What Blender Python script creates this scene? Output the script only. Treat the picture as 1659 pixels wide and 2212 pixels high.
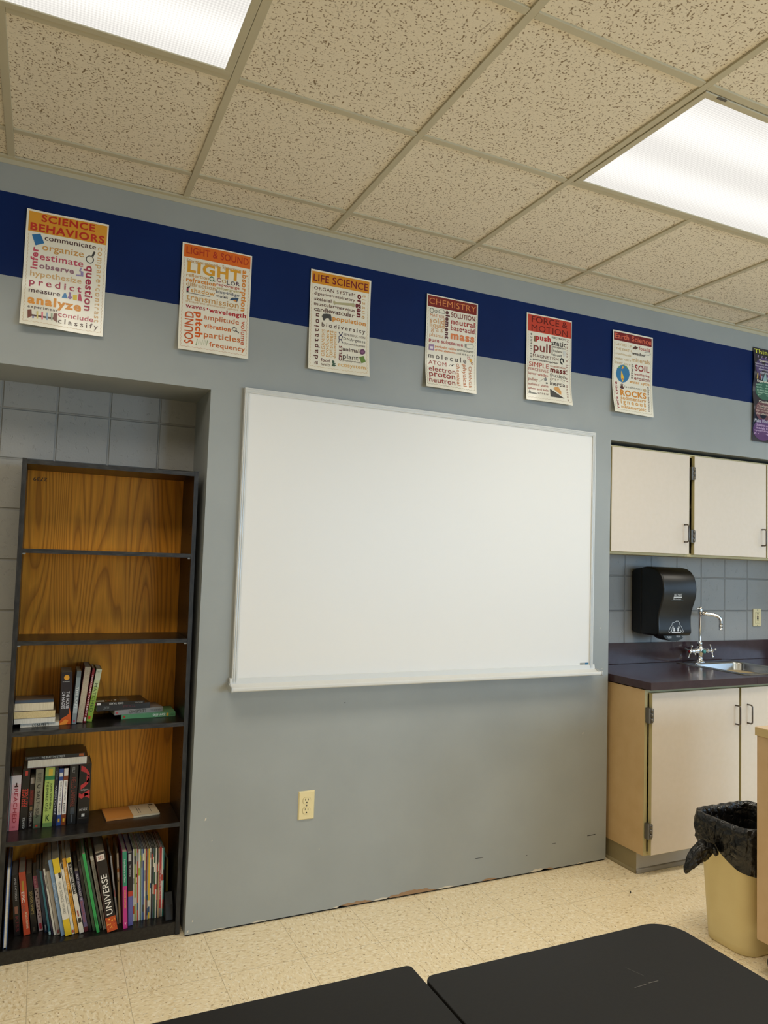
import bpy, bmesh, math, random
from mathutils import Vector, Matrix
random.seed(7)
S = bpy.context.scene
for o in list(bpy.data.objects): bpy.data.objects.remove(o)
COL = S.collection
PI = math.pi
R = math.radians

# ------------------------------------------------------------------ camera
CAM = (0.176, -2.8837, 1.4442)
YAW, PITCH, ROLL, FPX = 0.4342, 0.0634, 0.0330, 1585.24
def cam_axes():
    cy, sy, cp, sp = math.cos(YAW), math.sin(YAW), math.cos(PITCH), math.sin(PITCH)
    f = Vector((sy*cp, cy*cp, sp)); r = Vector((cy, -sy, 0)); u = r.cross(f)
    cr, sr = math.cos(ROLL), math.sin(ROLL)
    return cr*r + sr*u, -sr*r + cr*u, f
r_, u_, f_ = cam_axes()
cd = bpy.data.cameras.new('camera'); cam = bpy.data.objects.new('camera', cd); COL.objects.link(cam)
cd.sensor_fit = 'HORIZONTAL'; cd.sensor_width = 36; cd.lens = FPX/1659*36; cd.clip_start = .02
m = Matrix.Identity(4)
for i in range(3):
    m[i][0], m[i][1], m[i][2], m[i][3] = r_[i], u_[i], -f_[i], CAM[i]
cam.matrix_world = m
S.camera = cam

# ------------------------------------------------------------------ world, daylight, exposure
S.view_settings.view_transform = 'Standard'; S.view_settings.look = 'None'
S.view_settings.gamma = 1; S.view_settings.use_curve_mapping = False
S.view_settings.exposure = 0.0
S.cycles.max_bounces = 8; S.cycles.diffuse_bounces = 5; S.cycles.glossy_bounces = 4
S.cycles.caustics_reflective = False; S.cycles.caustics_refractive = False
S.cycles.sample_clamp_indirect = 4
W = bpy.data.worlds.new('World'); S.world = W; W.use_nodes = True
bg = W.node_tree.nodes['Background']; bg.inputs[0].default_value = (.62, .78, 1, 1); bg.inputs[1].default_value = 1.2
TROFFER_W = 14.2          # watts of each ceiling fixture
TROFFER_C = (1.0, .925, .79)
LENS_E = 1.0             # how bright the lens itself looks
def daylight(name, loc, rot, sx, sy, watts, col):
    l = bpy.data.lights.new(name, 'AREA'); l.shape = 'RECTANGLE'; l.size = sx; l.size_y = sy
    l.energy = watts; l.color = col
    o = bpy.data.objects.new(name, l); o.location = loc; o.rotation_euler = rot; COL.objects.link(o)
    o['kind'] = 'structure'
    return o
DAY = (.47, .72, 1.0)
XR, XL, YF, HC = 6.6, -1.9, -6.4, 2.826      # right wall, left wall, wall behind the camera, ceiling height
WIN = [(-1.75, 1.3), (-3.45, 1.3), (-5.15, 1.3)]   # window centre y and width in the right wall
WINR = [(3.7, 1.4), (5.4, 1.4)]        # window centre x and width in the wall behind the camera
for wy, ww in WIN:
    daylight('daylight', (XR+.30, wy, 1.65), (0, R(90), 0), 1.5, ww, 12, DAY)
for wx, ww in WINR:
    daylight('daylight', (wx, YF-.30, 1.65), (R(90), 0, 0), ww, 1.5, 94, DAY)

# ------------------------------------------------------------------ materials
def lin(c):
    return c/12.92 if c <= .04045 else ((c+.055)/1.055)**2.4
def hx(h):
    return tuple(lin(int(h[i:i+2], 16)/255) for i in (0, 2, 4)) + (1,)
_m = {}
def nn(t, kind, **kw):
    n = t.nodes.new(kind)
    for k, v in kw.items(): setattr(n, k, v)
    return n
def mat(name, col=None, rough=.5, metal=0., spec=.5, coat=0.):
    if name in _m: return _m[name]
    m = bpy.data.materials.new(name); m.use_nodes = True
    b = m.node_tree.nodes['Principled BSDF']
    if col is not None: b.inputs['Base Color'].default_value = hx(col) if isinstance(col, str) else (*col, 1)
    b.inputs['Roughness'].default_value = rough; b.inputs['Metallic'].default_value = metal
    b.inputs['Specular IOR Level'].default_value = spec
    if coat: b.inputs['Coat Weight'].default_value = coat; b.inputs['Coat Roughness'].default_value = .08
    _m[name] = m
    return m
def ink(h, rough=.28): return mat('ink_%s_%d' % (h, rough*100), h, rough)
def parts_of(m):
    t = m.node_tree; return t, t.nodes['Principled BSDF'], t.links
def ramp(t, p0, c0, p1, c1, interp='LINEAR'):
    n = t.nodes.new('ShaderNodeValToRGB'); e = n.color_ramp.elements
    e[0].position, e[0].color = p0, c0; e[1].position, e[1].color = p1, c1
    n.color_ramp.interpolation = interp
    return n
def coords(t, sc=(1, 1, 1), rot=(0, 0, 0), kind='Object'):
    tc = nn(t, 'ShaderNodeTexCoord'); mp = nn(t, 'ShaderNodeMapping')
    mp.inputs['Scale'].default_value = sc; mp.inputs['Rotation'].default_value = rot
    t.links.new(tc.outputs[kind], mp.inputs[0]); return mp.outputs[0]
def noise(t, vec, scale, detail=2, rough=.5):
    n = nn(t, 'ShaderNodeTexNoise'); n.inputs['Scale'].default_value = scale
    n.inputs['Detail'].default_value = detail; n.inputs['Roughness'].default_value = rough
    t.links.new(vec, n.inputs['Vector']); return n.outputs['Fac']
def mix(t, fac, a, b, mode='MIX'):
    n = nn(t, 'ShaderNodeMix', data_type='RGBA', blend_type=mode)
    for s, v in ((n.inputs[0], fac), (n.inputs[6], a), (n.inputs[7], b)):
        if hasattr(v, 'is_linked') or hasattr(v, 'links'): t.links.new(v, s)
        else: s.default_value = v
    return n.outputs[2]
def bump(t, b, h, strength=.2, dist=.001):
    n = nn(t, 'ShaderNodeBump'); n.inputs['Strength'].default_value = strength; n.inputs['Distance'].default_value = dist
    t.links.new(h, n.inputs['Height']); t.links.new(n.outputs[0], b.inputs['Normal'])
def mottled(name, c0, c1, scale, rough, bs=0., bd=.0005, sc=(1, 1, 1), det=3, metal=0., lo=.35, hi=.65, coat=0.):
    m = mat(name, c0, rough, metal, coat=coat)
    if m.get('done'): return m
    t, b, L = parts_of(m)
    f = noise(t, coords(t, sc), scale, det)
    r = ramp(t, lo, hx(c0), hi, hx(c1)); L.new(f, r.inputs[0]); L.new(r.outputs[0], b.inputs['Base Color'])
    if bs: bump(t, b, f, bs, bd)
    m['done'] = 1
    return m

PAINT = mottled('wall_paint_grey', '969A98', '9CA09E', 3.0, .42, .06, .0006, det=6)
PAINTB = mottled('wall_paint_blue', '051F52', '062358', 3.0, .5, .06, .0006, det=6)
CHIP1 = mat('bare_board_brown', '9C7C5C', .9); CHIP2 = mat('bare_plaster', 'CFC6B4', .9)
GAPDARK = mat('dark_gap', '14110E', .9)

def make_block():
    m = mat('painted_block', '9A9C99', .5); t, b, L = parts_of(m)
    v = coords(t); sep = nn(t, 'ShaderNodeSeparateXYZ'); L.new(v, sep.inputs[0])
    def joint(out, period, off):
        a = nn(t, 'ShaderNodeMath', operation='ADD'); a.inputs[1].default_value = -off; L.new(out, a.inputs[0])
        p = nn(t, 'ShaderNodeMath', operation='PINGPONG'); p.inputs[1].default_value = period/2; L.new(a.outputs[0], p.inputs[0])
        s = nn(t, 'ShaderNodeMapRange', interpolation_type='SMOOTHSTEP'); s.inputs[1].default_value = .0015; s.inputs[2].default_value = .006
        L.new(p.outputs[0], s.inputs[0]); return s.outputs[0]
    jx = joint(sep.outputs[0], .1972, .005); jz = joint(sep.outputs[2], .1962, 1.0)
    mn = nn(t, 'ShaderNodeMath', operation='MINIMUM'); L.new(jx, mn.inputs[0]); L.new(jz, mn.inputs[1])
    pits = ramp(t, .60, (1, 1, 1, 1), .68, (0, 0, 0, 1)); L.new(noise(t, v, 55, 4, .6), pits.inputs[0])
    ml = nn(t, 'ShaderNodeMath', operation='MULTIPLY_ADD'); ml.inputs[1].default_value = .25; L.new(pits.outputs[0], ml.inputs[0]); L.new(mn.outputs[0], ml.inputs[2])
    n2 = nn(t, 'ShaderNodeMath', operation='MULTIPLY_ADD'); n2.inputs[1].default_value = .18; L.new(noise(t, v, 140, 3), n2.inputs[0]); L.new(ml.outputs[0], n2.inputs[2])
    bump(t, b, n2.outputs[0], .9, .004)
    r = ramp(t, 0, hx('8E8D89'), 1, hx('9C9B97')); L.new(mn.outputs[0], r.inputs[0]); L.new(r.outputs[0], b.inputs['Base Color'])
    return m
BLOCK = make_block()

def make_tile():
    m = mat('ceiling_tile', 'CBBCA4', .92, spec=.1); t, b, L = parts_of(m)
    v = coords(t, (1, 1, 1)); v2 = coords(t, (.7, 1.5, 1), (0, 0, .35)); v3 = coords(t, (1.5, .7, 1), (0, 0, -.5))
    base = ramp(t, .3, hx('DFD5C2'), .7, hx('E7DECC')); L.new(noise(t, v, 220, 2), base.inputs[0])
    f1 = ramp(t, .64, (0, 0, 0, 1), .74, (1, 1, 1, 1)); L.new(noise(t, v2, 118, 1, .3), f1.inputs[0])
    f2 = ramp(t, .65, (0, 0, 0, 1), .75, (1, 1, 1, 1)); L.new(noise(t, v3, 105, 1, .3), f2.inputs[0])
    vo = nn(t, 'ShaderNodeTexVoronoi'); vo.inputs['Scale'].default_value = 85; L.new(v, vo.inputs['Vector'])
    f3 = ramp(t, .13, (1, 1, 1, 1), .26, (0, 0, 0, 1)); L.new(vo.outputs['Distance'], f3.inputs[0])
    a = mix(t, 1.0, f1.outputs[0], f2.outputs[0], 'LIGHTEN'); a = mix(t, 1.0, a, f3.outputs[0], 'LIGHTEN')
    c = mix(t, a, base.outputs[0], hx('8C7A62')); L.new(c, b.inputs['Base Color'])
    return m
TILE = make_tile()
TBAR = mat('tbar_enamel', 'BDB59C', .45)

def make_vct():
    m = mat('floor_vinyl_tile', 'CDB78F', .22); t, b, L = parts_of(m)
    v = coords(t); va = coords(t, (1, .48, 1), (0, 0, .2)); vb = coords(t, (.5, 1, 1), (0, 0, .3))
    ch = nn(t, 'ShaderNodeTexChecker'); ch.inputs['Scale'].default_value = 1/.3
    mp = nn(t, 'ShaderNodeMapping'); mp.inputs['Location'].default_value = (-.2145/.3, .0/.3, .5); mp.inputs['Scale'].default_value = (1, 1, 1)
    tc = nn(t, 'ShaderNodeTexCoord'); mp.inputs['Location'].default_value = (-.2145, .0, .1)
    L.new(tc.outputs['Object'], mp.inputs[0]); L.new(mp.outputs[0], ch.inputs['Vector'])
    def lay(vec, sc, lo, hi):
        r = ramp(t, lo, (0, 0, 0, 1), hi, (1, 1, 1, 1)); L.new(noise(t, vec, sc, 2, .5), r.inputs[0]); return r.outputs[0]
    def both(sc, lo, hi):
        return mix(t, ch.outputs['Fac'], lay(va, sc, lo, hi), lay(vb, sc, lo, hi))
    c = mix(t, both(105, .54, .60), hx('EEDCB6'), hx('F8EACC'))
    c = mix(t, both(98, .57, .63), c, hx('DCC69C'))
    c = mix(t, both(120, .645, .69), c, hx('A58E6A'))
    c = mix(t, both(140, .64, .69), c, hx('F4ECD8'))
    sep = nn(t, 'ShaderNodeSeparateXYZ'); L.new(v, sep.inputs[0]); js = []
    for o, off in ((0, .2145), (1, -.30)):
        a = nn(t, 'ShaderNodeMath', operation='ADD'); a.inputs[1].default_value = -off; L.new(sep.outputs[o], a.inputs[0])
        p = nn(t, 'ShaderNodeMath', operation='PINGPONG'); p.inputs[1].default_value = .15; L.new(a.outputs[0], p.inputs[0])
        s = nn(t, 'ShaderNodeMath', operation='LESS_THAN'); s.inputs[1].default_value = .0009; L.new(p.outputs[0], s.inputs[0]); js.append(s.outputs[0])
    mx = nn(t, 'ShaderNodeMath', operation='MAXIMUM'); L.new(js[0], mx.inputs[0]); L.new(js[1], mx.inputs[1])
    sc = nn(t, 'ShaderNodeMath', operation='MULTIPLY'); sc.inputs[1].default_value = .6; L.new(mx.outputs[0], sc.inputs[0])
    c = mix(t, sc.outputs[0], c, hx('8C7854')); L.new(c, b.inputs['Base Color'])
    rr = ramp(t, .3, (.2, .2, .2, 1), .7, (.36, .36, .36, 1)); L.new(noise(t, v, 5, 4), rr.inputs[0]); L.new(rr.outputs[0], b.inputs['Roughness'])
    return m
FLOOR = make_vct()

def make_oak(name, c0, c1, c2):
    m = mat(name, c1, .5); t, b, L = parts_of(m)
    v = coords(t, (1, 1, .11)); n = nn(t, 'ShaderNodeTexNoise'); n.inputs['Scale'].default_value = 5.0; n.inputs['Detail'].default_value = 1.5
    L.new(v, n.inputs['Vector'])
    wv = nn(t, 'ShaderNodeMath', operation='MULTIPLY'); wv.inputs[1].default_value = 30; L.new(n.outputs['Fac'], wv.inputs[0])
    fr = nn(t, 'ShaderNodeMath', operation='FRACT'); L.new(wv.outputs[0], fr.inputs[0])
    r = ramp(t, .0, hx(c0), .45, hx(c1)); L.new(fr.outputs[0], r.inputs[0])
    e = r.color_ramp.elements.new(.9); e.color = hx(c2); e = r.color_ramp.elements.new(1.); e.color = hx(c0)
    fine = ramp(t, .35, (.80, .80, .80, 1), .62, (1, 1, 1, 1)); L.new(noise(t, coords(t, (1, 1, .02)), 230, 2), fine.inputs[0])
    c = mix(t, .8, r.outputs[0], fine.outputs[0], 'MULTIPLY'); L.new(c, b.inputs['Base Color'])
    return m
OAK = make_oak('oak_backing_panel', 'B06E20', 'E0952E', 'D48826')

OAK.node_tree.nodes['Principled BSDF'].inputs['Specular IOR Level'].default_value = .2
def make_blackoak():
    m = mat('black_laminate', '15120F', .32); t, b, L = parts_of(m)
    f = noise(t, coords(t, (1, 1, 1)), 90, 3, .7)
    r = ramp(t, .42, hx('0D0B0A'), .75, hx('2A2723')); L.new(f, r.inputs[0]); L.new(r.outputs[0], b.inputs['Base Color'])
    bump(t, b, f, .25, .0006); return m
BLACKLAM = make_blackoak()
EDGEBAND = mottled('black_edge_band', '100E0C', '34312D', 120, .5, .3, .0005, sc=(.25, 1, 1), det=3, lo=.40, hi=.72)
EDGEBANDV = mottled('black_edge_band_upright', '100E0C', '2E2B28', 120, .5, .3, .0005, sc=(1, 1, .25), det=3, lo=.40, hi=.72)
WHITEB = mat('whiteboard_steel', 'E8E7E4', .38, spec=.4)
ALU = mat('satin_aluminium', 'D4D6D4', .32, .75); ALUW = mat('silver_enamel', 'D6D6D2', .5)
CAB = mottled('cabinet_laminate_beige', 'D6C9B8', 'D8CBBB', 40, .42)
CABEDGE = mat('cabinet_edge_khaki', 'BBAF82', .5); CABIN = mat('cabinet_carcass', 'C9B68F', .6); CABSIDE = mottled('cabinet_side_warm_shade', 'C8A878', 'CEAF80', 12, .45)  # CABSIDE: warm shade of the left-facing side is put into its colour
TOE = mat('vinyl_cove_base', 'A5A19A', .3); TOESIDE = mat('vinyl_cove_base_shaded', '8F8260', .35)  # TOESIDE: browner copy of the grey vinyl, shade painted on the left side
COUNTER = mottled('counter_laminate_plum', '3C2C2F', '423134', 30, .15)
STEEL = mat('brushed_steel', 'B9BBBB', .22, 1.0); CHROME = mat('chrome', 'E8E8EA', .07, 1.0); DARKMET = mat('pull_metal', '6E665E', .3, .9)
HINGE = mat('hinge_metal', '77726A', .4, .8)
IVORY = mat('ivory_plastic', 'E6D6A4', .32); SLOT = mat('slot_dark', '1A130C', .6); GREY5 = mat('mid_grey_plastic', '9C9C96', .5)
BLKPL = mottled('black_plastic', '0B0C0D', '0F1011', 200, .36, .12, .0003); BLKPL2 = mat('dark_grey_plastic', '20282A', .4)
WHITEPR = mat('white_print', 'D8DADA', .5)
DESK = mottled('black_desk_laminate', '100F0E', '141312', 150, .5, .1, .0002)
DESK.node_tree.nodes['Principled BSDF'].inputs['Specular IOR Level'].default_value = .22
PAINTB.node_tree.nodes['Principled BSDF'].inputs['Specular IOR Level'].default_value = .15
COUNTER.node_tree.nodes['Principled BSDF'].inputs['Specular IOR Level'].default_value = .55
TANEDGE = mat('cart_edge_tan', 'BFA878', .5); CART = mottled('cart_laminate_tan', 'C3A47C', 'C8AA83', 15, .5); CARTTOP = mat('cart_top_beige', 'CDB698', .45)
RUBBER = mat('black_rubber', '0C0B0A', .6); BINPL = mottled('khaki_bin_plastic', 'DCCB96', 'E0D09C', 9, .45, det=5)
LINER = mat('black_bin_liner', '0C0B0A', .30, spec=.55)
def crinkle():
    t, b, L = parts_of(LINER); v = coords(t)
    vo = nn(t, 'ShaderNodeTexVoronoi', feature='DISTANCE_TO_EDGE'); vo.inputs['Scale'].default_value = 26
    mx = nn(t, 'ShaderNodeMix', data_type='VECTOR'); mx.inputs[0].default_value = .06
    n = nn(t, 'ShaderNodeTexNoise'); n.inputs['Scale'].default_value = 18; n.inputs['Detail'].default_value = 4
    L.new(v, n.inputs['Vector']); L.new(v, mx.inputs[4]); L.new(n.outputs['Color'], mx.inputs[5]); L.new(mx.outputs[1], vo.inputs['Vector'])
    a = nn(t, 'ShaderNodeMath', operation='MULTIPLY_ADD'); a.inputs[1].default_value = .8; L.new(n.outputs['Fac'], a.inputs[0]); L.new(vo.outputs['Distance'], a.inputs[2])
    bump(t, b, a.outputs[0], .8, .012)
crinkle()
PAGES = mottled('book_pages', 'D8CDB4', 'C9BCA0', 400, .85, sc=(.05, .05, 1)); PAGESW = mottled('book_pages_white', 'E2DDD0', 'D3CCBC', 400, .85, sc=(.05, .05, 1))
PAGESD = mottled('book_pages_grey', 'B4A893', 'A0947F', 400, .85)

def make_lens():
    m = bpy.data.materials.new('prismatic_lens'); m.use_nodes = True; t = m.node_tree; t.nodes.clear(); L = t.links
    o = nn(t, 'ShaderNodeOutputMaterial'); e = nn(t, 'ShaderNodeEmission'); L.new(e.outputs[0], o.inputs[0])
    v = coords(t); sep = nn(t, 'ShaderNodeSeparateXYZ'); L.new(v, sep.inputs[0])
    ab = nn(t, 'ShaderNodeMath', operation='ABSOLUTE'); L.new(sep.outputs[1], ab.inputs[0])
    d = nn(t, 'ShaderNodeMath', operation='SUBTRACT'); d.inputs[1].default_value = .135; L.new(ab.outputs[0], d.inputs[0])
    d2 = nn(t, 'ShaderNodeMath', operation='ABSOLUTE'); L.new(d.outputs[0], d2.inputs[0])
    tube = nn(t, 'ShaderNodeMapRange', interpolation_type='SMOOTHSTEP'); tube.inputs[1].default_value = .01; tube.inputs[2].default_value = .12
    tube.inputs[3].default_value = 1.18; tube.inputs[4].default_value = .94; L.new(d2.outputs[0], tube.inputs[0])
    w = []
    for i in (0, 1):
        p = nn(t, 'ShaderNodeMath', operation='PINGPONG'); p.inputs[1].default_value = .0045; L.new(sep.outputs[i], p.inputs[0])
        q = nn(t, 'ShaderNodeMapRange'); q.inputs[1].default_value = 0; q.inputs[2].default_value = .0045; q.inputs[3].default_value = .88; q.inputs[4].default_value = 1.06
        L.new(p.outputs[0], q.inputs[0]); w.append(q.outputs[0])
    a = nn(t, 'ShaderNodeMath', operation='MULTIPLY'); L.new(w[0], a.inputs[0]); L.new(w[1], a.inputs[1])
    s = nn(t, 'ShaderNodeMath', operation='MULTIPLY'); L.new(a.outputs[0], s.inputs[0]); L.new(tube.outputs[0], s.inputs[1])
    s2 = nn(t, 'ShaderNodeMath', operation='MULTIPLY'); s2.inputs[1].default_value = LENS_E; L.new(s.outputs[0], s2.inputs[0])
    e.inputs[0].default_value = (1, .965, .90, 1); L.new(s2.outputs[0], e.inputs[1])
    return m
LENS = make_lens()
def make_glass():
    m = bpy.data.materials.new('window_glass'); m.use_nodes = True; t = m.node_tree; t.nodes.clear()
    o = nn(t, 'ShaderNodeOutputMaterial'); a = nn(t, 'ShaderNodeBsdfTransparent'); g = nn(t, 'ShaderNodeBsdfGlossy'); x = nn(t, 'ShaderNodeMixShader')
    g.inputs['Roughness'].default_value = .02; x.inputs[0].default_value = .06
    t.links.new(a.outputs[0], x.inputs[1]); t.links.new(g.outputs[0], x.inputs[2]); t.links.new(x.outputs[0], o.inputs[0]); return m
GLASS = make_glass()

# ------------------------------------------------------------------ geometry helpers
_txt = {}
_fc = bpy.data.curves.new('lettering', 'FONT'); _fo = bpy.data.objects.new('lettering', _fc); COL.objects.link(_fo)
_fc.resolution_u = 3; _fc.fill_mode = 'FRONT'
def glyphs(s, bold=0, sp=1.0):
    k = (s, bold, sp)
    if k not in _txt:
        off = (0, .008, .015, .023, .031, .039)[bold]; hasm = 'M' in s       # the built-in capital M cannot take an offset
        _fc.body = s; _fc.offset = 0 if hasm else off; _fc.space_character = sp + .03*bold
        bpy.context.view_layer.update()
        dg = bpy.context.evaluated_depsgraph_get(); e = _fo.evaluated_get(dg); me = e.to_mesh()
        v = [(p.co.x, p.co.y) for p in me.vertices]; f = [tuple(q.vertices) for q in me.polygons]; e.to_mesh_clear()
        xs = [p[0] for p in v] or [0, 1]; ys = [p[1] for p in v] or [0, 1]
        x0, x1, y0, y1 = min(xs), max(xs), min(ys), max(ys)
        _txt[k] = ([((p[0]-x0)/(x1-x0+1e-9), (p[1]-y0)/(y1-y0+1e-9)) for p in v], f, (y1-y0)/(x1-x0+1e-9))
    return _txt[k]

MONO = ('predict', 'classify', 'experiment', 'compare•contrast', 'adaptation', 'biodiversity', 'molecule', 'mixture', 'gas', 'tissue', 'screw', 'gravity', 'resistance', 'landforms', 'igneous', 'DNA•genes', "Newton's laws of motion")
class MB:
    def __init__(self): self.v, self.f, self.mi, self.ms, self.sm = [], [], [], [], []
    def idx(self, m):
        if m not in self.ms: self.ms.append(m)
        return self.ms.index(m)
    def add(self, vs, fs, m, smooth=False):
        o = len(self.v); k = self.idx(m); self.v += [tuple(p) for p in vs]
        for f in fs: self.f.append(tuple(i+o for i in f)); self.mi.append(k); self.sm.append(smooth)
        return self
    def box(self, x0, x1, y0, y1, z0, z1, m):
        v = [(x, y, z) for x in (x0, x1) for y in (y0, y1) for z in (z0, z1)]
        return self.add(v, [(0, 1, 3, 2), (4, 6, 7, 5), (0, 4, 5, 1), (2, 3, 7, 6), (0, 2, 6, 4), (1, 5, 7, 3)], m)
    def quad(self, a, b, c, d, m): return self.add([a, b, c, d], [(0, 1, 2, 3)], m)
    def prism(self, pts, axis, a, b, m, smooth=False):
        # pts: 2D loop; axis 'x': (y,z), 'y': (x,z), 'z': (x,y)
        def P(p, t): return {'x': (t, p[0], p[1]), 'y': (p[0], t, p[1]), 'z': (p[0], p[1], t)}[axis]
        n = len(pts); v = [P(p, a) for p in pts] + [P(p, b) for p in pts]
        o = len(self.v); self.add(v, [tuple(range(n-1, -1, -1)), tuple(range(n, 2*n))], m)
        self.f += [(o+i, o+(i+1) % n, o+n+(i+1) % n, o+n+i) for i in range(n)]
        self.mi += [self.idx(m)]*n; self.sm += [smooth]*n
        return self
    def tube(self, path, r, m, n=12, closed=False):
        path = [Vector(p) for p in path]; rs = r if isinstance(r, (list, tuple)) else [r]*len(path)
        N = len(path); vs = []; up = Vector((.3, .2, .93)).normalized(); prev = None
        for i, p in enumerate(path):
            if closed: t = (path[(i+1) % N]-path[i-1])
            else: t = path[min(i+1, N-1)]-path[max(i-1, 0)]
            t.normalize()
            if prev is None:
                a = t.cross(up)
                if a.length < .05: a = t.cross(Vector((1, 0, 0)))
            else: a = prev - t*prev.dot(t)
            a.normalize(); b = t.cross(a); prev = a
            vs += [p + rs[i]*(math.cos(2*PI*k/n)*a + math.sin(2*PI*k/n)*b) for k in range(n)]
        M = N if closed else N-1
        fs = [(i*n+k, i*n+(k+1) % n, ((i+1) % N)*n+(k+1) % n, ((i+1) % N)*n+k) for i in range(M) for k in range(n)]
        self.add(vs, fs, m, True)
        if not closed: self.add([], [], m); o = len(self.v)-N*n; self.f += [tuple(o+k for k in range(n-1, -1, -1)), tuple(o+(N-1)*n+k for k in range(n))]; self.mi += [self.idx(m)]*2; self.sm += [False]*2
        return self
    def lathe(self, prof, m, origin=(0, 0, 0), axis=(0, 0, 1), n=24):
        ax = Vector(axis).normalized(); a = ax.orthogonal().normalized(); b = ax.cross(a); O = Vector(origin)
        return self.tube_prof(prof, m, O, ax, a, b, n)
    def tube_prof(self, prof, m, O, ax, a, b, n):
        vs = [O + ax*h + max(r, 1e-4)*(math.cos(2*PI*k/n)*a + math.sin(2*PI*k/n)*b) for r, h in prof for k in range(n)]
        fs = [(i*n+k, i*n+(k+1) % n, (i+1)*n+(k+1) % n, (i+1)*n+k) for i in range(len(prof)-1) for k in range(n)]
        fs += [tuple(range(n-1, -1, -1)), tuple((len(prof)-1)*n+k for k in range(n))]
        return self.add(vs, fs, m, True)
    def text(self, s, box, P, m, bold=0, rot='0', sp=1.0, fit=0):
        # box (x0, z0, x1, z1) with z downwards; P maps (x, zdown) to a 3D point
        v, f, ar = glyphs(s, bold, sp); x0, z0, x1, z1 = box; out = []
        if fit:                                   # wide-set words get wider letter spacing; letters are never squashed
            bx = (z1-z0)/(x1-x0) if rot == '0' else (x1-x0)/(z1-z0)
            if s in MONO and bx < ar*.9: v, f, ar = glyphs(s, bold, round(min(1.4, 1+.8*(ar/bx-1)), 2))
            if rot == '0':
                h = fit*(x1-x0)*ar
                if z1-z0 < h: c = (z0+z1)/2; z0, z1 = c-h/2, c+h/2
            else:
                h = fit*(z1-z0)*ar
                if x1-x0 < h: c = (x0+x1)/2; x0, x1 = c-h/2, c+h/2
        for u, w in v:
            if rot == '0': x, z = x0+u*(x1-x0), z1-w*(z1-z0)
            elif rot == 'd': x, z = x0+w*(x1-x0), z0+u*(z1-z0)
            elif rot == 'u': x, z = x1-w*(x1-x0), z1-u*(z1-z0)
            else: x, z = x1-u*(x1-x0), z0+w*(z1-z0)
            out.append(P(x, z))
        return self.add(out, f, m)
    def build(self, name, parent=None, loc=(0, 0, 0), rot=(0, 0, 0), bevel=0, seg=2, recalc=True):
        me = bpy.data.meshes.new(name); me.from_pydata(self.v, [], self.f)
        for m in self.ms: me.materials.append(m)
        for p, k, s in zip(me.polygons, self.mi, self.sm): p.material_index = k; p.use_smooth = s
        me.update()
        if recalc:
            bm = bmesh.new(); bm.from_mesh(me); bmesh.ops.recalc_face_normals(bm, faces=bm.faces); bm.to_mesh(me); bm.free()
        o = bpy.data.objects.new(name, me); COL.objects.link(o); o.location = loc; o.rotation_euler = rot
        if parent: o.parent = parent
        if bevel:
            b = o.modifiers.new('bevel', 'BEVEL'); b.width = bevel; b.segments = seg; b.limit_method = 'ANGLE'; b.angle_limit = R(40)
            b.harden_normals = False
        return o
def thing(name, label, cat, loc=(0, 0, 0), rot=(0, 0, 0), group=None):
    o = bpy.data.objects.new(name, None); COL.objects.link(o); o.location = loc; o.rotation_euler = rot
    o.empty_display_size = .05
    return tag(o, label, cat, group)
def tag(o, label, cat, group=None):
    o['label'] = label; o['category'] = cat
    if group: o['group'] = group
    return o
def struct(o): o['kind'] = 'structure'; return o
def lab(o, s): o['label'] = s; return o
def copy_tree(o, parent=None):
    c = o.copy(); COL.objects.link(c)
    if parent: c.parent = parent
    for ch in list(o.children): copy_tree(ch, c)
    return c
def rrect(x0, x1, y0, y1, r, n=6):
    rs = r if isinstance(r, (list, tuple)) else [r]*4      # corners: (x1,y1) (x0,y1) (x0,y0) (x1,y0)
    out = []
    for k, (cx, cy, a0) in enumerate(((x1, y1, 0), (x0, y1, 90), (x0, y0, 180), (x1, y0, 270))):
        q = rs[k]; sx = -1 if cx == x1 else 1; sy = -1 if cy == y1 else 1
        for i in range(n+1):
            a = R(a0+90*i/n); out.append((cx+sx*q+q*math.cos(a), cy+sy*q+q*math.sin(a)))
    return out

# ================================================================== the room
ZH = 2.086            # underside of the header over both recesses
XA, XB, XC = .745, 2.776, 4.62    # pier from XA to XB, cupboard recess from XB to XC
YB = .30              # block wall at the back of the recesses
S0, S1 = 2.402, 2.704  # blue stripe
b = MB(); b.box(XL-.2, XR+.2, YF-.2, YB+.1, -.1, 0, FLOOR); struct(b.build('floor'))
b = MB(); b.box(XL-.2, XR+.2, YF-.2, YB+.1, HC+.006, HC+.08, TILE); ceiling = struct(b.build('ceiling'))
P, D0 = .6096, .202
g = MB()
for i in range(-3, 12):
    cuts = [(-D0-2*P+.012, -D0-P-.012), (-D0-6*P+.012, -D0-5*P-.012), (-D0-9*P+.012, -D0-8*P-.012)] if i in (0, 4, 8) else []
    y1 = -.001
    for a, e in sorted(cuts, reverse=True):        # no bar runs under the middle of a light fixture
        g.box(i*P-.012, i*P+.012, e, y1, HC-.001, HC+.012, TBAR); y1 = a
    g.box(i*P-.012, i*P+.012, YF, y1, HC-.001, HC+.012, TBAR)
for j in range(0, 11):
    y = -D0-j*P
    for i in range(-3, 11): g.box(i*P+.0125, (i+1)*P-.0125, y-.012, y+.012, HC, HC+.012, TBAR)
struct(g.build('suspension_grid', ceiling, bevel=.0008, seg=1))
b = MB(); b.box(XL, XR, -.021, -.0005, HC-.003, HC+.004, TBAR); b.box(XL, XR, -.0025, -.0002, HC-.020, HC-.001, TBAR); struct(b.build('trim_1'))

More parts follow.
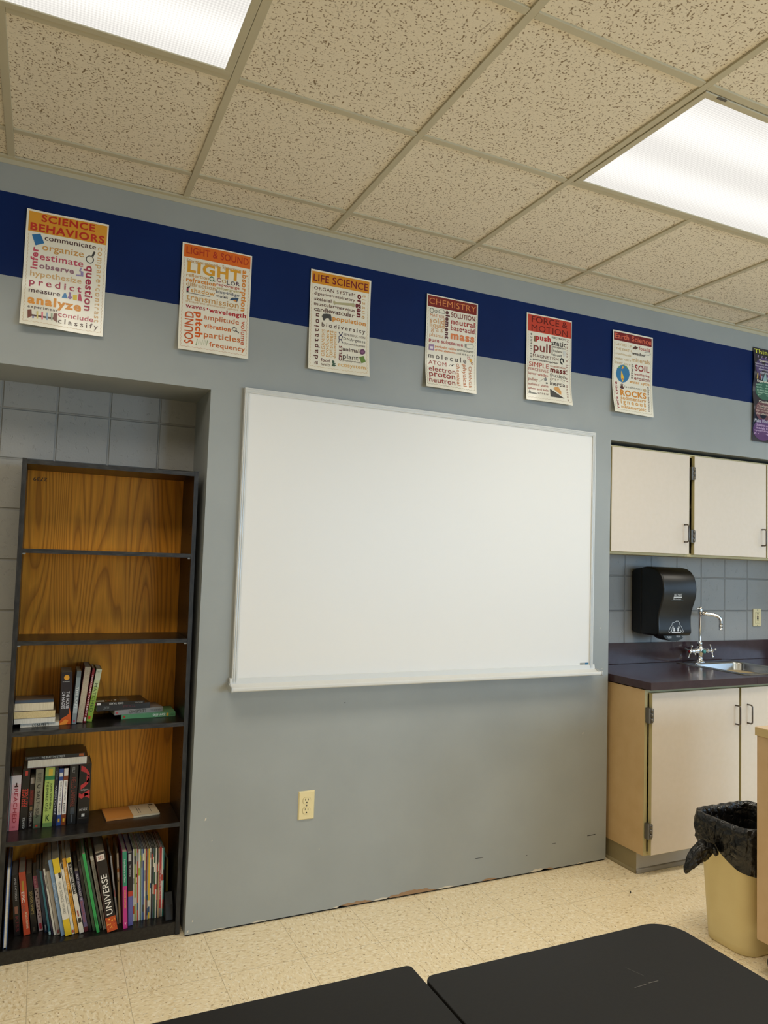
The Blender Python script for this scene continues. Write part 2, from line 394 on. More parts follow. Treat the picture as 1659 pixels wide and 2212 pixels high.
# front wall: header with the blue stripe, and the pier under it
w = MB()
for z0, z1, m_ in ((ZH, S0, PAINT), (S0, S1, PAINTB), (S1, HC+.03, PAINT)): w.box(XL, XR, 0, YB, z0, z1, m_)
w.box(XA, XB, 0, YB, .007, ZH, PAINT); w.box(XA+.004, XB-.004, .006, YB, 0, .007, GAPDARK)
w.box(XL, -.75, 0, YB, 0, ZH, PAINT); w.box(XC, XR, 0, YB, 0, ZH, PAINT)
# chipped paint along the foot of the pier
rg = random.Random(3)
def chip(x0, x1, h, m_, t):
    n = max(4, int((x1-x0)/.012)); top = []
    for i in range(n+1):
        u = i/n; top.append((x0+(x1-x0)*u, .0072+h*math.sin(PI*u)**.6*(.55+.45*rg.random())))
    pts = [(x0, .0068), (x1, .0068)] + top[::-1]
    w.prism(pts, 'y', -t, .001, m_)
for x0, x1, h, m_ in ((1.36, 1.52, .014, CHIP1), (1.33, 1.40, .006, CHIP2), (1.58, 1.83, .018, CHIP1), (1.52, 1.60, .009, CHIP2), (1.83, 1.93, .007, CHIP2),
                      (2.06, 2.14, .010, CHIP1), (2.32, 2.43, .012, CHIP2), (2.38, 2.46, .008, CHIP1), (1.0, 1.06, .006, CHIP2), (.84, .90, .004, CHIP2), (2.60, 2.63, .006, CHIP2)):
    chip(x0, x1, h, m_, .0006)
for x, z, dx, dz in ((1.36, .835, .004, .004), (2.43, .885, .004, .004), (2.66, .13, .05, .003), (2.02, .11, .045, .002), (2.45, .12, .02, .002), (2.30, .085, .006, .003)):
    w.quad((x, -.0005, z), (x+dx, -.0005, z+dz*.4), (x+dx, -.0005, z+dz*1.4), (x, -.0005, z+dz), GAPDARK if z < .14 or x < 1.4 else CHIP2)
for x, z, s in ((2.72, 1.13, .008), (2.735, .93, .007), (2.43, .88, .006), (.80, .42, .012), (.83, .34, .006), (.77, .05, .008), (2.62, .62, .01), (1.27, .25, .005), (.752, .012, .012)):
    w.quad((x, -.0005, z), (x+s*.5, -.0005, z+s*.2), (x+s*.6, -.0005, z+s), (x+s*.1, -.0005, z+s*.8), CHIP2)
struct(w.build('wall_front'))
b = MB(); b.box(XL, XR, YB, YB+.1, 0, HC, BLOCK); struct(b.build('wall_back'))
b = MB(); b.box(XL-.15, XL, YF-.15, 0, 0, HC+.1, PAINT); struct(b.build('wall_left'))
WZ0, WZ1 = .92, 2.36
wr = MB(); ys = [YF-.15]
for wy, ww in sorted(WIN): ys += [wy-ww/2, wy+ww/2]
ys += [0]
for k in range(0, len(ys), 2): wr.box(XR, XR+.15, ys[k], ys[k+1], 0, HC+.1, PAINT)
for wy, ww in WIN: wr.box(XR, XR+.15, wy-ww/2, wy+ww/2, 0, WZ0, PAINT); wr.box(XR, XR+.15, wy-ww/2, wy+ww/2, WZ1, HC+.1, PAINT)
struct(wr.build('wall_right'))
for n, (wy, ww) in enumerate(WIN):
    f = MB(); y0, y1 = wy-ww/2, wy+ww/2
    for a in ((y0, y0+.04, WZ0, WZ1), (y1-.04, y1, WZ0, WZ1), (y0+.04, y1-.04, WZ0, WZ0+.04), (y0+.04, y1-.04, WZ1-.04, WZ1)): f.box(XR+.03, XR+.09, *a, ALUW)
    fr = struct(f.build('window_%d' % (n+1), bevel=.003))
    f = MB(); f.box(XR+.057, XR+.063, y0+.04, y1-.04, WZ0+.04, WZ1-.04, GLASS); struct(f.build('pane', fr))

wq = MB(); xs = [XL-.15]
for wx, ww in sorted(WINR): xs += [wx-ww/2, wx+ww/2]
xs += [XR]
for k in range(0, len(xs), 2): wq.box(xs[k], xs[k+1], YF-.15, YF, 0, HC+.1, PAINT)
for wx, ww in WINR: wq.box(wx-ww/2, wx+ww/2, YF-.15, YF, 0, WZ0, PAINT); wq.box(wx-ww/2, wx+ww/2, YF-.15, YF, WZ1, HC+.1, PAINT)
struct(wq.build('wall_rear'))
for n, (wx, ww) in enumerate(WINR):
    f = MB(); x0, x1 = wx-ww/2, wx+ww/2
    for a in ((x0, x0+.04, WZ0, WZ1), (x1-.04, x1, WZ0, WZ1), (x0+.04, x1-.04, WZ0, WZ0+.04), (x0+.04, x1-.04, WZ1-.04, WZ1)): f.box(a[0], a[1], YF-.09, YF-.03, a[2], a[3], ALUW)
    fr = struct(f.build('window_%d' % (n+4), bevel=.003))
    f = MB(); f.box(x0+.04, x1-.04, YF-.063, YF-.057, WZ0+.04, WZ1-.04, GLASS); struct(f.build('pane', fr))

# ------------------------------------------------------------------ ceiling light fixtures
def troffer():
    t = thing('ceiling_light', '', 'ceiling light')
    lx, ly = 2*P/2-.014, P/2-.014; zt, zb = .002, -.004
    f = MB()
    for x0, x1, y0, y1 in ((-lx, lx, -ly, -ly+.022), (-lx, lx, ly-.022, ly), (-lx, -lx+.022, -ly+.022, ly-.022), (lx-.022, lx, -ly+.022, ly-.022)):
        f.box(x0, x1, y0, y1, zb, zt, TBAR)
    f.build('door_frame', t, bevel=.0015)
    l = MB(); l.box(-lx+.022, lx-.022, -ly+.022, ly-.022, -.0005, .0015, LENS); l.build('lens', t)
    c = MB(); c.box(-lx+.05, -lx+.085, -ly-.001, -ly+.006, -.006, -.003, HINGE); c.build('latch', t)
    return t
def troffer_lamp(t):
    l = bpy.data.lights.new('fixture_light', 'AREA'); l.shape = 'RECTANGLE'; l.size = 1.10; l.size_y = .50
    l.spread = R(140); l.energy = TROFFER_W; l.color = TROFFER_C
    o = bpy.data.objects.new('fixture_light', l); COL.objects.link(o); o.parent = t; o.location = (0, 0, -.008)
t0 = troffer(); spots = [(0, -1.1166), (2.4384, -1.1166), (4.8768, -1.1166)] + [(x, y) for y in (-3.555, -5.38) for x in (0, 2.4384, 4.8768)]
TL = {(0, 0): 'rectangular ceiling light with glowing ribbed lens above the bookcase end', (1, 0): 'rectangular ceiling light with glowing ribbed lens above the wall cupboards'}
for k, (x, y) in enumerate(spots):
    t = t0 if k == 0 else copy_tree(t0)
    t.location = (x, y, HC)
    t['label'] = ('rectangular ceiling light with glowing ribbed lens above the bookcase end' if k == 0 else
                  'rectangular ceiling light with glowing ribbed lens nearest the wall cupboards' if k == 1 else
                  'rectangular ceiling light beyond the cupboards near the windows' if k == 2 else
                  'rectangular ceiling light in the rows behind the desks')
    t['group'] = 'ceiling lights'
for t in [o for o in COL.objects if o.name.startswith('ceiling_light')]: troffer_lamp(t)

# ================================================================== whiteboard
wb = thing('whiteboard', 'large blank whiteboard with slim aluminium frame on the grey wall', 'whiteboard', (1.768, 0, .93))
X0, X1, Z0, Z1 = .876-1.768, 2.660-1.768, 0, 1.178
b = MB(); b.box(X0+.012, X1-.012, -.016, -.003, Z0+.01, Z1-.012, WHITEB); b.build('writing_surface', wb)
def rail(x0, x1, z0, z1, horiz):
    r = MB(); r.box(x0, x1, -.022, -.002, z0, z1, ALUW)
    if horiz: r.box(x0+.002, x1-.002, -.0235, -.0215, z0+.004, z0+.007, ALU); r.box(x0+.002, x1-.002, -.0235, -.0215, z1-.008, z1-.005, ALU)
    else: r.box(x0+.004, x0+.007, -.0235, -.0215, z0+.002, z1-.002, ALU); r.box(x1-.008, x1-.005, -.0235, -.0215, z0+.002, z1-.002, ALU)
    return r.build('frame_rail', wb, bevel=.0015)
rail(X0, X1, Z1-.020, Z1, True); rail(X0, X0+.020, Z0, Z1-.0205, False); rail(X1-.020, X1, Z0, Z1-.0205, False)
b = MB(); prof = [(-.002, .030), (-.020, .030), (-.024, .008), (-.060, -.004), (-.066, .002), (-.071, .002), (-.073, -.003), (-.073, -.011), (-.069, -.015), (-.030, -.015), (-.002, -.004)]
b.prism(prof, 'x', X0-.008, X1+.012, ALUW); b.build('marker_tray', wb, bevel=.001)
for x in (X0-.014, X1+.012):
    e = MB(); e.prism([(-.002, .012), (-.024, .012), (-.06, .002), (-.070, .005), (-.076, 0), (-.076, -.013), (-.069, -.018), (-.028, -.018), (-.002, -.008)], 'x', x, x+.006, ALU); e.build('tray_end_cap', wb, bevel=.001)
b = MB(); b.box(X1-.075, X1-.045, -.0176, -.0158, .029, .039, GREY5); b.box(X1-.045, X1-.024, -.0176, -.0158, .029, .039, ink('2C6C90'))
lab(b.build('maker_label', wb), 'small grey and blue label')

# ================================================================== posters
POSTERS = {
'sci': '''B DD9A2C|73 71 2712 797
W C9A878
t SCIENCE|484 117 2286 376|C22A1A|3|0
t BEHAVIORS|142 488 2635 748|C22A1A|3|0
t communicate|630 863 2360 1044|4A2220|0|0
t organize|570 1215 1958 1469|D69A45|0|0
t estimate|504 1566 1960 1767|C84A62|1|0
t observe|510 1901 1662 2096|9A6A78|3|0
t infer|211 1347 450 2149|CC4A60|3|u
t hypothesize|232 2226 1936 2463|DDB070|0|0
t predict|219 2507 1949 2810|B23250|1|0
t measure|219 2918 1254 3018|4A2220|1|0
t analyze|208 3176 1976 3505|E8962A|4|0
t experiment|224 3517 1193 3659|4A2A28|0|0
t conclude|1222 3598 2407 3770|C0405A|0|0
t classify|1231 3866 2585 4072|503028|0|0
t question|2002 1690 2313 3385|AA2045|2|d
t compare•contrast|2362 923 2600 3772|DDB070|0|d
p 1E6EA8|207 923 479 833 627 1157 346 1290
p C8C850|279 974 474 920 488 996 313 1056
p EEB860|340 1017 379 997 494 1096 476 1133
r 303030|2176 1447 125 29
p 303030|2221 1299 2285 1332 2353 1145 2294 1111
p 9A8AB8|1883 1805 1926 1820 1871 1968 1829 1953
p 9A8AB8|1880 1932 1978 1947 1984 2129 1736 2143 1734 2098 1898 2077
p 4488BE|1378 2870 1438 2859 1499 3041 1306 3053
p 9A70A0|1536 2796 1608 2794 1611 2929 1660 2989 1582 3062 1501 3006 1544 2930
p E8C840|1674 2872 1817 2857 1817 3051 1684 3052
p C84060|1865 2792 1937 2790 1993 3053 1849 3057
p 7A463C|229 3715 354 3682 379 3933 248 4044
p 7A463C|1080 3701 1190 3682 1199 4028 1063 3928
p 5A3A32|365 3869 1079 3858 1083 3925 369 3934
p 8484B0|398 3929 447 3921 444 4010 401 4018
p D8C880|518 3720 573 3711 585 3998 534 4006
p E08090|677 3726 732 3716 744 4009 693 4017
p 90A8C0|835 3721 887 3712 898 3989 851 3997
p A8B8A0|991 3716 1043 3707 1050 3975 1006 3982''',
'light': '''B DE6A1C|68 52 2700 568
W CC9060
t LIGHT & SOUND|159 146 2624 431|B8321C|1|0
t Electromagnetic Spectrum|194 627 2328 818|CC9850|0|0
t LIGHT|224 802 2329 1086|E0A030|5|0
t reflection|201 1214 1062 1330|D09848|0|0
t refraction|199 1406 1338 1513|DC8A30|3|0
t diffraction|208 1585 1346 1672|CCA068|0|0
t shadow|402 1774 1335 1913|D89A40|1|0
t C|1379 1177 1544 1341|A03040|0|0
t O|1582 1200 1758 1346|C8A050|0|0
t L|1786 1207 1907 1364|404048|0|0
t O|1934 1220 2123 1346|403848|0|0
t R|2161 1188 2302 1347|502040|1|0
t red•orange|1378 1396 2298 1504|B84838|1|0
t yellow•green|1380 1544 2304 1637|B0A050|0|0
t blue•indigo|1386 1669 2312 1803|3C4460|0|0
t violet|1390 1841 1854 1933|3A2C40|1|0
t transmission|241 2041 2313 2239|CC9A58|0|0
t transparent•translucent•opaque|221 2282 2307 2356|D4B080|0|0
t waves|229 2449 999 2562|A83040|0|0
t •|1049 2439 1114 2507|B01828|0|0
t wavelength|1140 2412 2616 2651|B81E2C|3|0
t amplitude|955 2705 2354 2973|CC6C38|0|0
t vibration|968 3066 2029 3252|D86A20|3|0
t particles|974 3416 2426 3701|D07030|1|0
t frequency|1191 3790 2627 4063|CC6A30|1|0
t absorption|2391 665 2548 2337|E08A30|3|d
t SOUND|220 2698 565 4011|CC5A28|1|u
t pitch|609 2675 866 3694|DC5E18|4|d
t volume|2451 2737 2623 3728|CC6038|0|d
l 789858|22|651 3975 686 4037 727 3761 782 3989 826 3768 881 3996 925 3763 980 3992 1024 3770 1079 3999 1123 3766
r 4A7A50|1182 1273 80 31
p 304838|1240 1319 1329 1324 1309 1363 1241 1353
p 303030|239 1771 344 1706 368 1758 306 1804 313 1960 238 1974
p B02848|241 1816 299 1805 304 1906 246 1917
p 8A8078|313 1960 1182 1982 1117 2005 315 1994
p 34506E|1924 1985 2021 1856 2301 1819 2223 2023 2127 1936
p E09040|2060 1960 2195 1913 2223 2023 2153 1990
l 505050|32|2144 3042 2081 3145 2209 3205 2261 3092 2155 3029
l 505050|36|2229 3155 2360 3249''',
'life': '''B DA9020|48 72 2677 584
W D0B070
t LIFE SCIENCE|118 178 2611 491|7A1020|1|0
t ORGAN SYSTEM|170 709 2020 855|5A2420|2|0
t digestive•respiratory|180 944 2029 1100|603028|0|0
t skeletal|190 1179 952 1294|5A3028|1|0
t muscular•nervous|191 1381 2038 1514|603028|0|0
t cardiovascular|201 1626 2029 1729|502420|1|0
t population|1024 1901 2571 2060|E09438|3|0
t biodiversity|552 2207 2556 2449|482828|0|0
t REPRODUCTION|1550 2518 2562 2621|807068|0|0
t DNA•genes|1550 2685 2571 2850|605850|0|0
t chromosomes|1553 2898 2569 2989|706058|0|0
t animal|1533 3124 2291 3272|4A2828|1|0
t plant|1546 3440 2257 3655|403430|0|0
t photosynthesis|1547 3667 2363 3743|605850|0|0
t food|556 3744 978 3889|602828|1|0
t web|570 3921 979 4053|8A7868|0|0
t ecosystem|1329 3880 2582 3999|E0B060|0|0
t organ|2076 706 2298 1718|6E1020|4|d
t tissue|2371 698 2559 1743|D8A868|0|d
t adaptation|245 1855 464 4059|5A1C20|1|u
t ORGANISMS|564 2509 717 3664|D8A050|0|u
t producers|764 2510 912 3658|D8A050|0|u
t consumers|941 2510 1082 3656|DCA858|0|u
t decomposers|1112 2514 1249 3665|D8A050|0|u
t CELLS|1364 3093 1510 3740|6A1420|4|u
l 2A2450|33|1334 2508 1398 2622 1508 2673 1477 2792 1360 2856 1336 2973
l 2A2450|34|1501 2492 1446 2615 1342 2700 1346 2813 1467 2850 1520 2956
p B8B088|1032 1229 1078 1187 1164 1240 1897 1154 1969 1130 2020 1178 2012 1295 1940 1319 1877 1273 1156 1332 1086 1368 1040 1296
p 4A4A48|542 1961 596 1850 748 1813 937 1803 978 1943 984 2089 901 2092 849 1987 721 2021 677 2118 607 2119 578 1989
p 6A3A60|2307 3235 2364 3112 2485 3070 2575 3149 2567 3265 2446 3334 2347 3321
p 8A5A80|2355 3216 2463 3131 2527 3191 2456 3282
p 6A8A40|2291 3455 2497 3379 2593 3630 2399 3726
p C0C050|2365 3479 2463 3453 2491 3552 2394 3578
p 3A5A48|1086 3768 1183 3810 1138 3862 1246 3891 1177 3946 1261 3968 1168 4038 1048 3998 1105 3934 1066 3850''',
'chem': '''B 7E1C16|45 55 2635 560
W 8A7A48
t CHEMISTRY|117 157 2592 441|DC8A50|1|0
t SOLUTION|1277 635 2545 873|7A2020|1|0
t neutral|1287 960 2542 1159|A82C28|1|0
t base•acid|1283 1231 2544 1475|A02C28|1|0
t mass|1289 1613 2548 1889|E08048|5|0
t MATTER|178 881 933 1009|D08048|1|0
t solid|178 1093 941 1243|D49A60|0|0
t liquid|181 1330 948 1489|D8A468|0|0
t gas|251 1569 866 1681|D8A878|0|0
t plasma|183 1780 920 1941|DCA878|0|0
t pure substance|167 2038 1957 2151|B04848|1|0
t periodic table|490 2286 1580 2411|DC8850|3|0
t of the elements|485 2443 1573 2536|DC8850|3|0
t compound|1642 2267 2519 2395|605848|0|0
t mixture|1647 2446 2515 2532|787060|0|0
t molecule|164 2690 2150 2891|504440|0|0
t ATOM|167 3021 1096 3199|A83830|1|0
t electron|177 3306 1561 3476|9A3030|1|0
t proton|182 3603 1540 3785|98302C|1|0
t neutron|161 3870 1522 4018|98302C|1|0
t element|997 616 1190 1921|58141C|4|d
t chemical|1643 2975 1790 4021|C87840|0|d
t physical|1951 2976 2117 4013|C87848|0|d
t CHANGE|2276 3020 2450 4037|C88050|0|d
r 707068|260 734 94 30
r 707068|472 741 60 25
l 707068|22|611 762 633 669 732 618 858 618 935 683 926 775 737 785 611 762
p 8A8A80|2038 2014 2141 1986 2147 2178 2056 2170
l 8A8A80|21|2141 1986 2467 1970 2516 2054 2473 2174 2147 2178
p 9A7AA0|175 2291 447 2271 444 2549 172 2557
p E8E0E8|228 2382 389 2369 387 2480 229 2488
r D89090|2273 2636 57 36
p E0A848|2319 2720 2382 2642 2475 2697 2427 2818 2335 2797
r B07050|2467 2857 47 23
p 303030|1354 3095 1416 3064 1448 3115 1381 3147
p 505050|1228 3124 1271 3118 1267 3159 1229 3157
p 505050|1276 3061 1309 3057 1305 3091 1277 3090
p 505050|1453 3036 1486 3031 1487 3065 1454 3065''',
'force': '''B C8402C|57 62 2681 892
W B09078
t FORCE &|287 136 2438 414|701410|1|0
t MOTION|284 539 2461 855|701410|1|0
t push|518 1066 1414 1296|C02028|5|0
t pull|399 1541 1405 1835|803028|1|0
t ELECTRICITY|1478 972 2383 1057|302828|1|0
t static|1457 1180 2385 1368|302828|1|0
t conductor|1560 1406 2366 1504|484040|0|0
t insulator|1573 1591 2140 1715|484040|0|0
t circuit|1569 1800 2130 1908|484040|0|0
t current|1462 1421 1553 1890|403838|0|u
t MAGNETISM|371 1989 1920 2133|5A1418|3|0
t poles•attract•repel•field|372 2238 1918 2288|403030|2|0
t SIMPLE|157 2431 1329 2568|B84838|1|0
t MACHINES|143 2670 1327 2809|B04438|1|0
t lever•wedge|136 2940 1313 3007|B05040|0|0
t pulley|135 3199 702 3306|A05040|0|0
t inclined plane|123 3437 1312 3552|A84C40|0|0
t wheel and axle|116 3652 1295 3728|A84C40|0|0
t screw|658 3852 1282 3947|806860|0|0
t acceleration|1431 2379 2373 2466|B06040|0|0
t mass|1443 2553 2379 2731|702018|5|0
t friction|1433 2816 2364 2931|484038|0|0
t gravity|1427 3014 2352 3132|908070|0|0
t inertia|1424 3221 2338 3365|403030|1|0
t Newton's laws of motion|2450 968 2489 4084|905850|0|d
t resistance|191 988 315 2322|504840|0|u
p 8A6A48|428 1102 557 1081 526 1380 408 1366
p D8D8D0|2165 1634 2258 1553 2368 1614 2331 1786 2292 1880 2238 1888 2208 1760
l 303430|81|2179 2262 2041 2160 2026 2052 2118 1972 2214 2024 2244 2164
p 808080|1065 3128 1168 3049 1249 3125 1199 3229 1094 3233
l 606060|13|794 3305 1065 3117
p 282828|1179 3297 1280 3291 1276 3365 1181 3369
p 888880|196 3771 276 3879 600 3913 589 3979 213 3951 123 3952
p 484848|1405 3584 2230 3984 1388 3989
p D8A060|1617 3556 1721 3445 1922 3430 2074 3652 2051 3819 1902 3739''',
'earth': '''B 7A1820|60 79 2648 520
W A89868
t Earth Science|117 146 2617 419|D86A50|1|0
t LAYERS OF|181 663 1260 751|CCA870|0|0
t THE EARTH|180 894 1258 1006|CCA870|0|0
t crust•mantle|179 1157 1253 1228|D4B888|0|0
t outer core|177 1409 1243 1496|CCB080|0|0
t inner core|175 1617 1223 1709|CCB080|0|0
t fossils|1769 606 2548 801|B03838|0|0
t weather|1306 965 2240 1094|301C1C|2|0
t minerals|1302 1243 2543 1476|CCA060|0|0
t SOIL|1530 1598 2519 1928|A02828|2|0
t weathering|1502 2024 2523 2207|B05048|1|0
t erosion|1505 2256 2526 2386|984038|1|0
t water cycle|1173 2510 2529 2621|DCA050|2|0
t landforms|852 2795 1981 2914|787068|0|0
t ROCKS|520 3078 2282 3321|DC9038|4|0
t sedimentary|517 3428 2256 3580|DCA050|2|0
t igneous|488 3672 2224 3783|DCA458|2|0
t metamorphic|478 3902 2213 4051|DCA458|2|0
t climate|1301 1598 1442 2375|504038|0|d
t rock cycle|221 2670 327 4050|A03840|1|u
t plate tectonics|2413 2703 2454 4023|605048|0|d
p 2C78A8|255 2240 320 1968 513 1788 737 1729 963 1768 1136 1942 1188 2178 1115 2430 948 2595 710 2677 470 2604 314 2450
p 68A048|737 1729 963 1768 1122 1944 997 2094 854 2003
p 4C9048|857 2201 912 2083 970 2207 887 2351
p 68A070|376 1939 513 1792 598 1820 432 1953
p F0C040|704 1771 839 1983 885 2197 805 2472 709 2649 623 2496 562 2241 600 1973
p E07828|705 1870 798 2033 829 2205 776 2410 708 2550 635 2429 599 2236 643 2033
p A02818|700 2091 767 2202 704 2321 638 2209
p 5A3830|1302 700 1403 729 1516 622 1718 703 1547 818 1432 791 1318 830 1360 757
l 8A8A88|23|2155 883 2300 827 2505 808 2565 911 2448 996 2186 990
p 503030|518 2958 600 2828 712 2813 799 2977 645 3008
p 90857C|557 2789 640 2724 753 2742 726 2811 586 2829
p C8B088|2038 2862 2240 2803 2328 2914 2184 2999''',
}

PAPER = mat('glossy_poster_paper', 'F0EAD8', .16, spec=.5, coat=.3)
def lerp_poly(mb, pts, P, off, m_):
    mb.add([P(x, z, off) for x, z in pts], [tuple(range(len(pts)))], m_)
def stroke(mb, pts, w, P, off, m_):
    vs, fs = [], []
    for i, (x, z) in enumerate(pts):
        a = pts[max(i-1, 0)]; c = pts[min(i+1, len(pts)-1)]; dx, dz = c[0]-a[0], c[1]-a[1]; L = math.hypot(dx, dz) or 1
        nx, nz = -dz/L*w/2, dx/L*w/2
        vs += [P(x+nx, z+nz, off), P(x-nx, z-nz, off)]
    for i in range(len(pts)-1): fs.append((2*i, 2*i+1, 2*i+3, 2*i+2))
    mb.add(vs, fs, m_)
def sheet_grid(mb, x0, z0, x1, z1, P, off, m_, nx=14, nz=22):
    vs = [P(x0+(x1-x0)*i/nx, z0+(z1-z0)*j/nz, off) for j in range(nz+1) for i in range(nx+1)]
    fs = [(j*(nx+1)+i, j*(nx+1)+i+1, (j+1)*(nx+1)+i+1, (j+1)*(nx+1)+i) for j in range(nz) for i in range(nx)]
    mb.add(vs, fs, m_, True)
def pictures(pics, t, P):
    bb = lambda q: (min(p[0] for p in q[0]), min(p[1] for p in q[0]), max(p[0] for p in q[0]), max(p[1] for p in q[0]))
    gs = []
    for q in pics:                                # pieces that touch make one picture
        b0 = bb(q); near = [g for g in gs if any(a[0] < b0[2]+.003 and b0[0] < a[2]+.003 and a[1] < b0[3]+.003 and b0[1] < a[3]+.003 for a in map(bb, g))]
        n = [q]
        for g in near: n = g+n; gs.remove(g)
        gs.append(n)
    for g in gs:
        mb = MB()
        for pts, w, k, c in g:
            if w: stroke(mb, pts, w, P, .0006+.00006*k, ink(c))
            else: lerp_poly(mb, pts, P, .0006+.00006*k, ink(c))
        mb.build('illustration', t)
def poster(key, x, ztop, label, seed, w=.276, h=.428, tilt=0.):
    rg = random.Random(seed); a1, a2, a3 = rg.uniform(.0012, .0030), rg.uniform(.0006, .0018), rg.uniform(.0042, .0062); p1, p2 = rg.uniform(0, 6), rg.uniform(0, 6)
    def P(px, pz, off=0.):
        u, v = px/w, pz/h
        y = .0078 + a1*math.sin(3.1*v*2+p1)*(.4+v) + a2*math.sin(5.5*u+4*v+p2) + a3*2.6*(max(0, v-.58)/.42)**2*(1.1+.6*math.sin(3.5*u+p1))
        return (px, -y-off, -pz)
    t = thing('poster', label, 'poster', (x, 0, ztop), (0, tilt, 0), 'wall posters')
    sh = MB(); sheet_grid(sh, 0, 0, w, h, P, 0, PAPER)
    bn = MB(); k = 0; pics = []
    for line in POSTERS[key].split('\n'):
        kind, rest = line[0], line[2:].split('|')
        if kind == 'B':
            q = [float(v)*1e-4 for v in rest[1].split()]; bz = q[3]; bx0, bx1 = q[0], q[2]
            sheet_grid(bn, q[0], q[1], q[2], q[3], P, .0003, ink(rest[0]), 14, 6)
        elif kind == 'W':
            m_ = ink(rest[0]); c = [.0075, .0095, w-.0075, h-.014]
            n = 26; amp = .0016
            for x_, s in ((bx0+.003, 1), (bx1-.003, -1)):
                stroke(sh, [(x_+amp*math.sin(i*PI/2), bz+.004+(c[3]-bz-.004)*i/(4*n)) for i in range(4*n+1)], .0011, P, .00035, m_)
            stroke(sh, [(bx0+.003+(bx1-bx0-.006)*i/64, c[3]+amp*math.sin(i*PI/2)) for i in range(65)], .0011, P, .00035, m_)
        elif kind == 't':
            q = [float(v)*1e-4 for v in rest[1].split()]
            tgt = bn if q[1] < bz*.9 and q[3] < bz*1.05 else sh
            tgt.text(rest[0], q, lambda X, Z: P(X, Z, .0007), ink(rest[2]), min(5, int(rest[3])+1), rest[4], 1., .85)
        elif kind == 'p':
            q = [float(v)*1e-4 for v in rest[1].split()]; k += 1
            pics.append((list(zip(q[::2], q[1::2])), 0, k, rest[0]))
        elif kind == 'l':
            q = [float(v)*1e-4 for v in rest[2].split()]; k += 1
            pics.append((list(zip(q[::2], q[1::2])), float(rest[1])*1e-4, k, rest[0]))
        elif kind == 'r':
            q = [float(v)*1e-4 for v in rest[1].split()]; k += 1
            pics.append(([(q[0]+q[2]*math.cos(i*PI/12), q[1]+q[2]*1.05*math.sin(i*PI/12)) for i in range(25)], q[3], k, rest[0]))
    o = sh.build('sheet', t); bn.build('title_banner', t)
    pictures(pics, t, P)
    return t
poster('sci', .060, 2.656, 'science behaviors poster with amber title banner, leftmost above the bookcase', 1)
poster('light', .607, 2.651, 'light and sound poster with orange title banner on the blue stripe', 2)
poster('life', 1.136, 2.650, 'life science poster with yellow title banner above the whiteboard', 3)
poster('chem', 1.688, 2.645, 'chemistry poster with dark red title banner and orange lettering', 4, w=.270)
poster('force', 2.236, 2.655, 'force and motion poster with bright red two-line title banner', 5, w=.272)
poster('earth', 2.771, 2.657, 'earth science poster with dark red banner and cut-open globe picture', 6, w=.273)
